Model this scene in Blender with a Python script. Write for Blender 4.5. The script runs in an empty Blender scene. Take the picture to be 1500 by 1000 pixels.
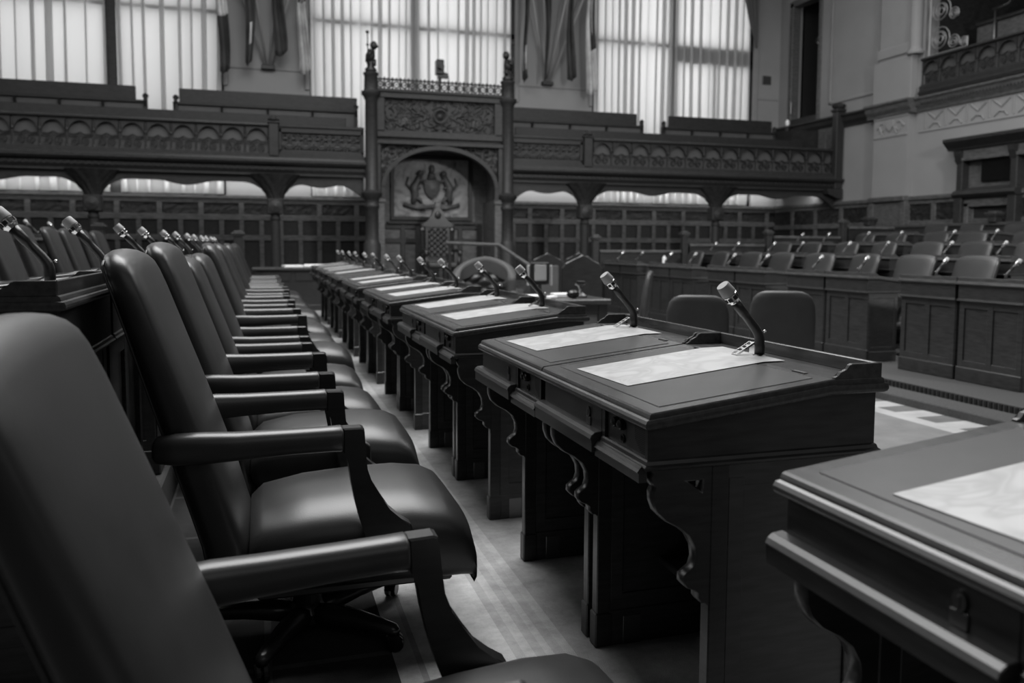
import bpy, bmesh, math, random
from mathutils import Vector, Matrix, Euler, noise
PI = math.pi
rnd = random.Random(7)
SC = bpy.context.scene
COL = SC.collection

# ------------------------------------------------------------------ mesh builder
class MB:
    def __init__(s):
        s.bm = bmesh.new()
    def _new(s, verts, faces):
        vs = [s.bm.verts.new(v) for v in verts]
        fs = []
        for f in faces:
            try: fs.append(s.bm.faces.new([vs[i] for i in f]))
            except ValueError: pass
        return vs, fs
    def box(s, x0, x1, y0, y1, z0, z1, bev=0.0, seg=1, mat=None):
        v = [(x, y, z) for x in (x0, x1) for y in (y0, y1) for z in (z0, z1)]
        if mat is not None: v = [mat @ Vector(p) for p in v]
        vs, fs = s._new(v, [(0,1,3,2),(4,6,7,5),(0,4,5,1),(2,3,7,6),(0,2,6,4),(1,5,7,3)])
        if bev > 0:
            es = set(e for f in fs for e in f.edges)
            bmesh.ops.bevel(s.bm, geom=list(es), offset=bev, segments=seg, affect='EDGES', profile=0.5)
        return s
    def prism(s, poly, axis, a0, a1, bev=0.0):
        """poly: 2D outline; axis 'x': (y,z)  'y': (x,z)  'z': (x,y)"""
        def P(p, a):
            return (a, p[0], p[1]) if axis == 'x' else (p[0], a, p[1]) if axis == 'y' else (p[0], p[1], a)
        n = len(poly)
        v = [P(p, a0) for p in poly] + [P(p, a1) for p in poly]
        f = [tuple(range(n)), tuple(range(2*n-1, n-1, -1))] + [(i, i+n, (i+1) % n + n, (i+1) % n) for i in range(n)]
        vs, fs = s._new(v, f)
        if bev > 0:
            es = set(e for ff in fs[:2] for e in ff.edges)
            bmesh.ops.bevel(s.bm, geom=list(es), offset=bev, segments=1, affect='EDGES', profile=0.5)
        bmesh.ops.recalc_face_normals(s.bm, faces=[ff for ff in s.bm.faces])
        return s
    def rings(s, rings, closed_u=True, cap=True, loop=False):
        R = [[s.bm.verts.new(p) for p in r] for r in rings]
        n = len(R[0]); m = len(R)
        for j in range(m if loop else m-1):
            A = R[j]; B = R[(j+1) % m]
            for i in range(n if closed_u else n-1):
                k = (i+1) % n
                try: s.bm.faces.new((A[i], A[k], B[k], B[i]))
                except ValueError: pass
        if cap and closed_u and not loop:
            try:
                s.bm.faces.new(R[0][::-1]); s.bm.faces.new(R[-1])
            except ValueError: pass
        return s
    def tube(s, pts, rad, n=8, cap=True, loop=False, flat=1.0):
        pts = [Vector(p) for p in pts]; m = len(pts)
        if not isinstance(rad, (list, tuple)): rad = [rad]*m
        rings = []; up = None
        for i, p in enumerate(pts):
            if loop: t = pts[(i+1) % m]-pts[i-1]
            else: t = pts[min(i+1, m-1)]-pts[max(i-1, 0)]
            t.normalize()
            if up is None:
                up = Vector((0,0,1)) if abs(t.z) < .9 else Vector((1,0,0))
            a = t.cross(up); 
            if a.length < 1e-6: a = t.cross(Vector((0,1,0)))
            a.normalize(); b = a.cross(t); up = b
            rings.append([p + (a*math.cos(q)*flat + b*math.sin(q))*rad[i] for q in [2*PI*k/n for k in range(n)]])
        return s.rings(rings, True, cap, loop)
    def lathe(s, prof, c=(0,0,0), n=12, mat=None):
        c = Vector(c); rr = []
        for r, z in prof:
            ring = [Vector((max(r,1e-4)*math.cos(2*PI*k/n), max(r,1e-4)*math.sin(2*PI*k/n), z)) for k in range(n)]
            rr.append([(mat @ p if mat is not None else p)+c for p in ring])
        return s.rings(rr)
    def ball(s, c, r, n=10, m=6):
        if not isinstance(r, (list, tuple)): r = (r, r, r)
        rr = []
        for j in range(m+1):
            a = -PI/2 + PI*j/m
            a = max(-PI/2+.02, min(PI/2-.02, a))
            rr.append([(c[0]+r[0]*math.cos(a)*math.cos(2*PI*k/n), c[1]+r[1]*math.cos(a)*math.sin(2*PI*k/n), c[2]+r[2]*math.sin(a)) for k in range(n)])
        return s.rings(rr)
    def grid(s, fn, nu, nv):
        R = [[s.bm.verts.new(fn(i/nu, j/nv)) for i in range(nu+1)] for j in range(nv+1)]
        for j in range(nv):
            for i in range(nu):
                s.bm.faces.new((R[j][i], R[j][i+1], R[j+1][i+1], R[j+1][i]))
        return s
    def sweep_rect(s, prof, x0, x1, y0, y1, z):
        """moulding profile [(out, dz)] swept round a rectangle"""
        rr = []
        for o, dz in prof:
            rr.append([(x0-o, y0-o, z+dz), (x1+o, y0-o, z+dz), (x1+o, y1+o, z+dz), (x0-o, y1+o, z+dz)])
        return s.rings(rr)
    def mesh(s, name, mat, smooth=False, norm=True):
        if norm: bmesh.ops.recalc_face_normals(s.bm, faces=s.bm.faces[:])
        me = bpy.data.meshes.new(name); s.bm.to_mesh(me); s.bm.free()
        me.materials.append(mat)
        if smooth:
            for p in me.polygons: p.use_smooth = True
        return me
    def build(s, name, mat, parent=None, smooth=False, loc=None):
        o = bpy.data.objects.new(name, s.mesh(name, mat, smooth)); COL.objects.link(o)
        if smooth == 'auto':
            pass
        if parent is not None: o.parent = parent
        if loc is not None: o.location = loc
        return o

def smooth_by_angle(o, ang=40):
    me = o.data
    bm = bmesh.new(); bm.from_mesh(me)
    for f in bm.faces: f.smooth = True
    for e in bm.edges:
        if len(e.link_faces) == 2 and e.calc_face_angle(0) > math.radians(ang): e.smooth = False
    bm.to_mesh(me); bm.free()
    return o

def thing(name, label, cat, loc=(0,0,0), rz=0.0, group=None):
    o = bpy.data.objects.new(name, None); COL.objects.link(o)
    o.empty_display_size = .05
    o.location = loc; o.rotation_euler = (0, 0, rz)
    return tag(o, label, cat, group)
def tag(o, label, cat, group=None):
    o['label'] = label; o['category'] = cat
    if group: o['group'] = group
    return o
def struct(o):
    o['kind'] = 'structure'; return o
KIDS = {}
def kids(o): return [c for c in bpy.data.objects if c.parent == o]
def register(o):
    KIDS[o.name] = [(c, kids(c)) for c in kids(o)]
    return o
def dup(src, loc, rz, label, skip=(), group=None, lower=0):
    r = src.copy(); COL.objects.link(r); r.location = loc; r.rotation_euler = (0, 0, rz); r['label'] = label
    if group: r['group'] = group
    for c, gs in KIDS[src.name]:
        base = c.name.split('.')[0]
        if base in skip: continue
        d = c.copy(); COL.objects.link(d); d.parent = r
        if lower and base not in ('leg', 'pedestal'): d.location.z -= lower
        for g in gs:
            if g.name.split('.')[0] in skip: continue
            e = g.copy(); COL.objects.link(e); e.parent = d
    return r

# ------------------------------------------------------------------ materials (the photograph is black and white)
def new_mat(name):
    m = bpy.data.materials.new(name); m.use_nodes = True
    nt = m.node_tree; b = nt.nodes['Principled BSDF']
    return m, nt, b
def g(v): return (v, v, v, 1)
def mat(name, val, rough=.5, metal=0.0, spec=.5, var=0.0, scale=8.0, stretch=(1,1,1), bump=0.0, bscale=200.0, coat=0.0, detail=4.0):
    m, nt, b = new_mat(name)
    b.inputs['Base Color'].default_value = g(val)
    b.inputs['Roughness'].default_value = rough
    b.inputs['Metallic'].default_value = metal
    b.inputs['Specular IOR Level'].default_value = spec
    b.inputs['Coat Weight'].default_value = coat
    tc = nt.nodes.new('ShaderNodeTexCoord')
    if var > 0:
        mp = nt.nodes.new('ShaderNodeMapping'); mp.inputs['Scale'].default_value = stretch
        no = nt.nodes.new('ShaderNodeTexNoise'); no.inputs['Scale'].default_value = scale; no.inputs['Detail'].default_value = detail
        rp = nt.nodes.new('ShaderNodeValToRGB')
        rp.color_ramp.elements[0].color = g(val*(1-var)); rp.color_ramp.elements[1].color = g(val*(1+var))
        rp.color_ramp.elements[0].position = .3; rp.color_ramp.elements[1].position = .7
        nt.links.new(tc.outputs['Object'], mp.inputs['Vector']); nt.links.new(mp.outputs[0], no.inputs['Vector'])
        nt.links.new(no.outputs['Fac'], rp.inputs['Fac']); nt.links.new(rp.outputs['Color'], b.inputs['Base Color'])
    if bump > 0:
        n2 = nt.nodes.new('ShaderNodeTexNoise'); n2.inputs['Scale'].default_value = bscale; n2.inputs['Detail'].default_value = 3
        bp = nt.nodes.new('ShaderNodeBump'); bp.inputs['Strength'].default_value = bump; bp.inputs['Distance'].default_value = .002
        nt.links.new(tc.outputs['Object'], n2.inputs['Vector'])
        nt.links.new(n2.outputs['Fac'], bp.inputs['Height']); nt.links.new(bp.outputs[0], b.inputs['Normal'])
    return m

M = {}
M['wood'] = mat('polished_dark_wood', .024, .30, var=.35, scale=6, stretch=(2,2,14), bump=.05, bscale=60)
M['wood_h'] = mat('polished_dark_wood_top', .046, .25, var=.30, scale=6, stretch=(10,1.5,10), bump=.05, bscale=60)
M['wood_far'] = mat('carved_oak', .021, .45, spec=.25, var=.30, scale=4, stretch=(3,3,10))
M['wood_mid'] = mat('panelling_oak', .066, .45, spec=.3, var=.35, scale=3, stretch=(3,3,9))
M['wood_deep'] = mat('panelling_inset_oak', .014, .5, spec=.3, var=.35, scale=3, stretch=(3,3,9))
M['wood_side'] = mat('dark_wood_side_panel', .042, .38, var=.3, scale=6, stretch=(2,2,14), bump=.05, bscale=60)
M['felt'] = mat('desk_leather_inset', .042, .30, var=.15, scale=14, bump=.05, bscale=300)
M['leather'] = mat('chair_leather', .021, .38, var=.12, scale=12, bump=.10, bscale=220)
M['leather_alt'] = mat('chair_leather_plain', .034, .45, var=.1, scale=12)
M['arm_leather'] = mat('armrest_leather_lit', .032, .34, var=.1, scale=12, bump=.08, bscale=220)  # chair leather made lighter, so the arm-top highlight is partly in the colour
M['chairwood'] = mat('chair_show_wood', .016, .28, var=.3, scale=10, stretch=(1,1,5))
M['chrome'] = mat('chrome', .75, .16, metal=1.0)
M['brass'] = mat('aged_brass', .18, .35, metal=1.0)
M['micblack'] = mat('microphone_stem_rubber', .012, .38)
M['micgrey'] = mat('microphone_grey_cap', .30, .65, bump=.3, bscale=900)
M['black'] = mat('black_plastic', .006, .25)
M['panelplate'] = mat('control_plate', .034, .32)
M['slot'] = mat('slot_black', .003, .7)
M['plaster'] = mat('painted_plaster', .20, .85, spec=.2, var=.05, scale=1.5)
M['plaster_trim'] = mat('painted_plaster_relief', .195, .8, spec=.2, var=.06, scale=3)
M['iron'] = mat('dark_iron', .012, .5, metal=.3)
M['grille'] = mat('gilt_iron', .22, .45, metal=.6)
M['cloth_d'] = mat('dark_flag_cloth', .028, .85, var=.5, scale=2.5)
M['cloth_l'] = mat('pale_flag_cloth', .40, .85, var=.4, scale=2.2)
M['pole'] = mat('flag_pole', .25, .5)
M['seat_cloth'] = mat('bench_cloth', .045, .7, var=.1)
M['floor_dark'] = mat('platform_carpet', .06, .95, spec=.1, var=.15, scale=60, bump=.4, bscale=300)
M['white'] = mat('white_card', .75, .6)
M['screen'] = mat('screen_glass', .004, .15)
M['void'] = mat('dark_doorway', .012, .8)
M['bottle'] = mat('white_plastic', .7, .4)
M['tablecloth'] = mat('grey_glass_case', .12, .2)

def carpet_mat():
    m, nt, b = new_mat('striped_carpet')
    b.inputs['Roughness'].default_value = .95; b.inputs['Specular IOR Level'].default_value = .1
    L = nt.links.new; N = nt.nodes.new
    tc = N('ShaderNodeTexCoord'); sp = N('ShaderNodeSeparateXYZ'); L(tc.outputs['Object'], sp.inputs[0])
    # bands along the aisle, from X position
    rp = N('ShaderNodeValToRGB'); rp.color_ramp.interpolation = 'CONSTANT'
    mr = N('ShaderNodeMapRange'); mr.inputs[1].default_value = 0.0; mr.inputs[2].default_value = 1.5
    L(sp.outputs[0], mr.inputs[0]); L(mr.outputs[0], rp.inputs[0])
    stops = [(0, .04), (.33, .36), (.39, .27), (.41, .46), (.66, .36), (.69, .42), (.72, .35), (.745, .40), (.77, .33), (.80, .36), (.83, .28), (1.35, .30)]
    el = rp.color_ramp.elements
    el[0].position = 0; el[0].color = g(stops[0][1])
    el[1].position = stops[1][0]/1.5; el[1].color = g(stops[1][1])
    for p, c in stops[2:]:
        e = el.new(p/1.5); e.color = g(c)
    # faint cross lines in the dark field
    md = N('ShaderNodeMath'); md.operation = 'PINGPONG'; md.inputs[1].default_value = .28; L(sp.outputs[1], md.inputs[0])
    lt = N('ShaderNodeMath'); lt.operation = 'LESS_THAN'; lt.inputs[1].default_value = .012; L(md.outputs[0], lt.inputs[0])
    md2 = N('ShaderNodeMath'); md2.operation = 'PINGPONG'; md2.inputs[1].default_value = .2; L(sp.outputs[0], md2.inputs[0])
    lt2 = N('ShaderNodeMath'); lt2.operation = 'LESS_THAN'; lt2.inputs[1].default_value = .010; L(md2.outputs[0], lt2.inputs[0])
    mx = N('ShaderNodeMath'); mx.operation = 'MAXIMUM'; L(lt.outputs[0], mx.inputs[0]); L(lt2.outputs[0], mx.inputs[1])
    infield = N('ShaderNodeMath'); infield.operation = 'LESS_THAN'; infield.inputs[1].default_value = .33; L(sp.outputs[0], infield.inputs[0])
    gm = N('ShaderNodeMath'); gm.operation = 'MULTIPLY'; L(mx.outputs[0], gm.inputs[0]); L(infield.outputs[0], gm.inputs[1])
    mixc = N('ShaderNodeMix'); mixc.data_type = 'RGBA'; L(gm.outputs[0], mixc.inputs[0]); L(rp.outputs[0], mixc.inputs[6]); mixc.inputs[7].default_value = g(.08)
    no = N('ShaderNodeTexNoise'); no.inputs['Scale'].default_value = 5; no.inputs['Detail'].default_value = 8; no.inputs['Roughness'].default_value = .75
    L(tc.outputs['Object'], no.inputs['Vector'])
    r2 = N('ShaderNodeMapRange'); r2.inputs[1].default_value = .3; r2.inputs[2].default_value = .7; r2.inputs[3].default_value = .6; r2.inputs[4].default_value = 1.3
    L(no.outputs['Fac'], r2.inputs[0])
    mu = N('ShaderNodeMix'); mu.data_type = 'RGBA'; mu.blend_type = 'MULTIPLY'; mu.inputs[0].default_value = 1
    L(mixc.outputs[2], mu.inputs[6]); L(r2.outputs[0], mu.inputs[7]); L(mu.outputs[2], b.inputs['Base Color'])
    n2 = N('ShaderNodeTexNoise'); n2.inputs['Scale'].default_value = 350; L(tc.outputs['Object'], n2.inputs['Vector'])
    bp = N('ShaderNodeBump'); bp.inputs['Strength'].default_value = .6; bp.inputs['Distance'].default_value = .004
    L(n2.outputs['Fac'], bp.inputs['Height']); L(bp.outputs[0], b.inputs['Normal'])
    return m
M['carpet'] = carpet_mat()

def aisle_mat():
    m, nt, b = new_mat('pale_aisle_carpet')
    b.inputs['Roughness'].default_value = .95; b.inputs['Specular IOR Level'].default_value = .1
    L = nt.links.new; N = nt.nodes.new
    tc = N('ShaderNodeTexCoord'); sp = N('ShaderNodeSeparateXYZ'); L(tc.outputs['Object'], sp.inputs[0])
    # border: light strip with darker keys near the far edge (x from 4.55 to 4.9)
    a = N('ShaderNodeMath'); a.operation = 'GREATER_THAN'; a.inputs[1].default_value = 4.52; L(sp.outputs[0], a.inputs[0])
    pp = N('ShaderNodeMath'); pp.operation = 'PINGPONG'; pp.inputs[1].default_value = .2; L(sp.outputs[1], pp.inputs[0])
    pl = N('ShaderNodeMath'); pl.operation = 'LESS_THAN'; pl.inputs[1].default_value = .1; L(pp.outputs[0], pl.inputs[0])
    b1 = N('ShaderNodeMath'); b1.operation = 'GREATER_THAN'; b1.inputs[1].default_value = 4.66; L(sp.outputs[0], b1.inputs[0])
    key = N('ShaderNodeMath'); key.operation = 'MULTIPLY'; L(pl.outputs[0], key.inputs[0]); L(b1.outputs[0], key.inputs[1])
    m1 = N('ShaderNodeMix'); m1.data_type = 'RGBA'; L(a.outputs[0], m1.inputs[0]); m1.inputs[6].default_value = g(.17); m1.inputs[7].default_value = g(.32)
    m2 = N('ShaderNodeMix'); m2.data_type = 'RGBA'; L(key.outputs[0], m2.inputs[0]); L(m1.outputs[2], m2.inputs[6]); m2.inputs[7].default_value = g(.12)
    no = N('ShaderNodeTexNoise'); no.inputs['Scale'].default_value = 6; no.inputs['Detail'].default_value = 6; L(tc.outputs['Object'], no.inputs['Vector'])
    r2 = N('ShaderNodeMapRange'); r2.inputs[1].default_value = .3; r2.inputs[2].default_value = .7; r2.inputs[3].default_value = .85; r2.inputs[4].default_value = 1.1
    L(no.outputs['Fac'], r2.inputs[0])
    mu = N('ShaderNodeMix'); mu.data_type = 'RGBA'; mu.blend_type = 'MULTIPLY'; mu.inputs[0].default_value = 1
    L(m2.outputs[2], mu.inputs[6]); L(r2.outputs[0], mu.inputs[7]); L(mu.outputs[2], b.inputs['Base Color'])
    return m
M['aisle'] = aisle_mat()

def paper_mat():
    m, nt, b = new_mat('laminated_paper')
    b.inputs['Roughness'].default_value = .3; b.inputs['Specular IOR Level'].default_value = .5
    L = nt.links.new; N = nt.nodes.new
    tc = N('ShaderNodeTexCoord')
    no = N('ShaderNodeTexNoise'); no.inputs['Scale'].default_value = 5; no.inputs['Detail'].default_value = 2; no.inputs['Distortion'].default_value = 1.2
    L(tc.outputs['Object'], no.inputs['Vector'])
    rp = N('ShaderNodeValToRGB')
    e = rp.color_ramp.elements; e[0].position = .40; e[0].color = g(.48); e[1].position = .62; e[1].color = g(.48)
    for p, c in ((.47, .38), (.50, .44), (.53, .36), (.57, .46)):  # marbled glare on the sheet, painted into its colour
        q = e.new(p); q.color = g(c)
    L(no.outputs['Fac'], rp.inputs[0]); L(rp.outputs[0], b.inputs['Base Color'])
    return m
M['paper'] = paper_mat()
M['paper_plain'] = mat('plain_paper', .8, .5)

def curtain_mat(name, col, tr):
    m, nt, b = new_mat(name)
    L = nt.links.new; N = nt.nodes.new
    out = nt.nodes['Material Output']
    d = N('ShaderNodeBsdfDiffuse'); d.inputs[0].default_value = g(col)
    t = N('ShaderNodeBsdfTranslucent'); t.inputs[0].default_value = g(col)
    mx = N('ShaderNodeMixShader'); mx.inputs[0].default_value = tr
    L(d.outputs[0], mx.inputs[1]); L(t.outputs[0], mx.inputs[2]); L(mx.outputs[0], out.inputs['Surface'])
    return m
M['curtain'] = curtain_mat('sheer_curtain', .66, .74)
M['curtain_dark'] = curtain_mat('heavy_curtain', .10, .1)
def glass_mat():
    m, nt, b = new_mat('window_glass')
    L = nt.links.new; N = nt.nodes.new
    out = nt.nodes['Material Output']
    t = N('ShaderNodeBsdfTransparent'); t.inputs[0].default_value = g(.92)
    gl = N('ShaderNodeBsdfGlossy'); gl.inputs['Roughness'].default_value = .05
    mx = N('ShaderNodeMixShader'); mx.inputs[0].default_value = .08
    L(t.outputs[0], mx.inputs[1]); L(gl.outputs[0], mx.inputs[2]); L(mx.outputs[0], out.inputs['Surface'])
    return m
M['glass'] = glass_mat()

# ------------------------------------------------------------------ camera
CAMH = 1.15
F, VX, VY, CYP, ROLL = 1200., 382., 357., 450., .0049
dx, dy = VX-750, VY-CYP
a_ = dx*math.cos(ROLL)+dy*math.sin(ROLL); b_ = -dx*math.sin(ROLL)+dy*math.cos(ROLL)
pit = math.atan(-b_/F); yaw = math.atan(-a_/F*math.cos(pit))
fwd = Vector((math.sin(yaw)*math.cos(pit), math.cos(yaw)*math.cos(pit), -math.sin(pit)))
r0 = Vector((math.cos(yaw), -math.sin(yaw), 0)); u0 = r0.cross(fwd)
rt = r0*math.cos(ROLL)+u0*math.sin(ROLL); up = -r0*math.sin(ROLL)+u0*math.cos(ROLL)
cd = bpy.data.cameras.new('camera'); cam = bpy.data.objects.new('camera', cd); COL.objects.link(cam)
cam.matrix_world = Matrix(((rt.x, up.x, -fwd.x, 0), (rt.y, up.y, -fwd.y, 0), (rt.z, up.z, -fwd.z, CAMH), (0,0,0,1)))
cd.sensor_width = 36; cd.sensor_fit = 'HORIZONTAL'; cd.lens = F/1500*36
cd.shift_y = -(500-CYP)/1500; cd.clip_start = .05; cd.clip_end = 200
cd.dof.use_dof = True; cd.dof.focus_distance = 2.25; cd.dof.aperture_fstop = 3.6
SC.camera = cam

ORD = ['nearest', 'second', 'third', 'fourth', 'fifth', 'sixth', 'seventh', 'eighth', 'ninth', 'tenth', 'eleventh', 'twelfth', 'thirteenth', 'fourteenth', 'fifteenth', 'sixteenth', 'seventeenth']
XM = 3.515      # axis of the chamber
W = .67; PERIOD = 1.74; Y0 = 1.48; XF = .737
TIER = [0, .165, .34, .53]; PITCH = 1.80
BACKX = .595    # depth of a desk

# ------------------------------------------------------------------ desk
SLOPE = .053/.45
def make_desk(full=True):
    """local x: 0 = front edge (sitter), .595 = back lip; y: 0..W; z: 0 = floor"""
    t = thing('writing_desk', '', 'desk')
    y0, y1 = .0, W
    # top: moulded slab following the slope then flat
    def zt(x): return .809 + min(x, .45)*SLOPE
    m = MB()
    prof = [(.010, -.034), (.003, -.031), (.000, -.026), (.000, -.020), (.003, -.014), (.009, -.012), (.010, -.008), (.012, -.003), (.016, 0)]
    rr = []
    for i, (ins, dz) in enumerate(prof):
        ring = []
        xs0, xs1 = ins, BACKX-ins
        for x, y in ((xs0, y0+ins*.4), (.45, y0+ins*.4), (xs1, y0+ins*.4), (xs1, y1-ins*.4), (.45, y1-ins*.4), (xs0, y1-ins*.4)):
            ring.append((x, y, zt(x)+dz))
        rr.append(ring)
    m.rings(rr, cap=False)
    bmv = m.bm; bmv.verts.ensure_lookup_table(); bmv.faces.ensure_lookup_table()
    n = len(bmv.verts)
    top = [bmv.verts[n-6+i] for i in range(6)]; bot = [bmv.verts[i] for i in range(6)]
    for q in (top, bot):
        bmv.faces.new((q[0], q[1], q[4], q[5])); bmv.faces.new((q[1], q[2], q[3], q[4]))
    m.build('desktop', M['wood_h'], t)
    # leather writing surface set into the slope
    m = MB()
    def srf(x0, x1, ya, yb, h):
        v = [(x0, ya, zt(x0)+h), (x1, ya, zt(x1)+h), (x1, yb, zt(x1)+h), (x0, yb, zt(x0)+h)]
        b = [(x, y, z-.003) for x, y, z in v]
        m.rings([b, v])
    if full:
        srf(.050, .425, .042, W-.042, .0014)
        m.build('writing_surface', M['felt'], t)
        m = MB()   # hinge leaf line and two brass hinges
        for yy in (.09, W-.13):
            m.box(.438, .449, yy, yy+.045, zt(.44)-.002, zt(.45)+.0018)
        m.build('hinge', M['brass'], t)
    # body
    bi = .018
    m = MB()
    bf = .026 if full else .014
    poly = [(bf, .69), (.575, .69), (.575, zt(.5)-.030), (.45, zt(.45)-.032), (bf, zt(bf)-.032)]
    m.prism(poly, 'y', bi, W-bi)
    m.build('desk_body', M['wood'], t)
    # moulding under the body
    m = MB()
    m.sweep_rect([(-.004, 0), (.003, 0), (.010, .004), (.011, .009), (.006, .013), (.004, .020), (0, .023), (-.014, .023)], .014, .575, bi, W-bi, .688)
    m.build('base_moulding', M['wood'], t)
    if full:
        # drawer front with its heavy lower rail
        m = MB()
        m.box(.0135, .027, .2545, W-bi, .700, zt(.014)-.031, .0015)
        m.build('drawer_front', M['wood'], t)
        m = MB(); zz = zt(.014)-.031
        m.box(.0138, .027, bi, .0295, .690, zz); m.box(.0138, .027, .2365, .2525, .690, zz); m.box(.0142, .027, .029, .237, .779, zz-.0005); m.box(.0142, .027, .029, .237, .690, .703)
        m.build('panel_surround', M['wood'], t)
        m = MB()
        m.prism([(.014, .672), (-.012, .672), (-.012, .700), (-.016, .704), (-.012, .712), (-.004, .718), (.014, .720)], 'y', .252, W-.006, .0015)
        m.build('drawer_rail', M['wood'], t)
        m = MB()
        m.prism([(.014, .664), (-.004, .664), (-.004, .682), (-.008, .686), (-.004, .692), (.002, .698), (.014, .700)], 'y', .020, .252)
        m.build('lower_rail', M['wood'], t)
        # control panel
        cp = MB().box(.0215, .0275, .0285, .2375, .702, .780).build('control_panel', M['panelplate'], t)
        for yy in (.182, .150):
            k = MB(); k.lathe([(.004, 0), (.010, 0), (.0125, .003), (.0115, .012), (.009, .015), (.002, .0155)], (.0215, yy, .757), 12, Matrix.Rotation(-PI/2, 3, 'Y'))
            o = k.build('knob', M['black'], cp, smooth=False)
        k = MB(); k.lathe([(.003, 0), (.010, 0), (.010, .004), (.006, .005), (.005, .002), (.0, .002)], (.0215, .150, .727), 12, Matrix.Rotation(-PI/2, 3, 'Y'))
        k.build('headphone_jack', M['black'], cp)
        k = MB()
        for i in range(15):
            z = .715 + i*.0040
            ln = .052 - .032*max(0, (7-i)/7)**1.4
            k.box(.0205, .0217, .042, .042+ln, z, z+.0018)
        k.build('speaker_grille', M['slot'], cp)
        # keyhole escutcheon and number plate
        ring = [( .0095, .330+.010*math.cos(q), .752+.013*math.sin(q)) for q in [2*PI*i/14 for i in range(14)]]
        m = MB(); m.rings([[(x+.004, y, z) for x, y, z in ring], ring]); 
        m.box(.0085, .0096, .328, .332, .744, .758)
        m.build('keyhole_plate', M['brass'], t)
        m = MB(); m.box(.0105, .0137, .318, .344, .720, .740, .001); m.build('number_plate', M['brass'], t)
    # end panels, legs, brackets
    for s, yc in ((0, .034), (1, W-.034)):
        m = MB()
        m.box(.205, .555, yc-.010, yc+.010, .0, .69)
        m.build('end_panel', M['wood_side'], t)
        m = MB()
        for (xa, xb, za, zb, q) in ((.206, .245, .13, .66, 0), (.515, .554, .13, .66, 0), (.205, .555, .64, .689, .001), (.205, .555, .098, .15, .001)):
            m.box(xa, xb, yc-.016+q, yc+.016-q, za, zb, .002)
        m.box(.20, .56, yc-.020, yc+.020, .0, .105, .004)
        m.build('panel_frame', M['wood_side'], t)
        if full:
            m = MB(); m.box(.163, .207, yc-.018, yc+.018, .0, .69, .003)
            m.box(.158, .212, yc-.022, yc+.022, .0, .10, .004)
            m.build('leg', M['wood'], t)
            br = [(.018, .692), (.030, .682), (.024, .672), (.030, .660), (.036, .652), (.031, .640), (.032, .622), (.040, .600), (.060, .580),
                  (.092, .562), (.116, .542), (.131, .515), (.134, .490), (.128, .470), (.116, .462), (.106, .454), (.105, .440), (.114, .430),
                  (.130, .424), (.140, .415), (.140, .404), (.148, .394), (.158, .392), (.166, .385)]
            hole1 = [(.098, .662), (.146, .662), (.146, .628), (.128, .642)]
            hole2 = [(.084, .608), (.146, .572), (.146, .632)]
            cu = bpy.data.curves.new('bracket', 'CURVE'); cu.dimensions = '2D'; cu.fill_mode = 'BOTH'
            for pl in (br+[(.166, .692)], hole1, hole2):
                sp = cu.splines.new('POLY'); sp.points.add(len(pl)-1)
                for i, p in enumerate(pl): sp.points[i].co = (p[0], p[1], 0, 1)
                sp.use_cyclic_u = True
            cu.extrude = .013; cu.bevel_depth = .003; cu.bevel_resolution = 0
            tmp = bpy.data.objects.new('tmp', cu)
            me = bpy.data.meshes.new_from_object(tmp)
            me.transform(Matrix.Translation((0, yc, 0)) @ Matrix.Rotation(PI/2, 4, 'X'))
            bpy.data.objects.remove(tmp); bpy.data.curves.remove(cu)
            me.materials.clear(); me.materials.append(M['wood'])
            o = bpy.data.objects.new('bracket', me); COL.objects.link(o); o.parent = t
            m = MB(); m.box(.245, .30, yc-.022, yc+.022, .0, .085, .001); m.build('metal_foot_plate', M['brass'], t)
    # back: framed panels and plinth
    m = MB(); m.box(.535, .549, .03, W-.03, .0, .69); m.build('back_panel', M['wood'], t)
    m = MB()
    for ya, yb in ((.022, .075), (W/2-.028, W/2+.028), (W-.075, W-.022)): m.box(.546, .562, ya, yb, .10, .69, .002)
    m.box(.546, .5605, .0235, W-.0235, .63, .688, .002); m.box(.546, .5605, .0235, W-.0235, .11, .18, .002)
    m.box(.540, .572, .012, W-.012, .0, .125, .006)
    m.build('back_frame', M['wood'], t)
    if full:
        m = MB(); m.box(.36, .53, .04, W-.04, .225, .245, .004); m.build('foot_shelf', M['wood'], t)
    # gallery round the back of the top
    zf = zt(.5)
    m = MB()
    m.box(.566, .578, .004, W-.004, zf-.001, zf+.032, .002)
    side = [(.578, zf-.001), (.578, zf+.032), (.500, zf+.032), (.492, zf+.029), (.486, zf+.020), (.478, zf+.016), (.470, zf+.014), (.464, zf+.006), (.455, zf+.003), (.455, zf-.001)]
    for yy in (.004, W-.016): m.prism(side, 'y', yy, yy+.012, .0015)
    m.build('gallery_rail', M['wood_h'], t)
    return register(t)

desk_full = make_desk(True)
desk_back = make_desk(False)

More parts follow.
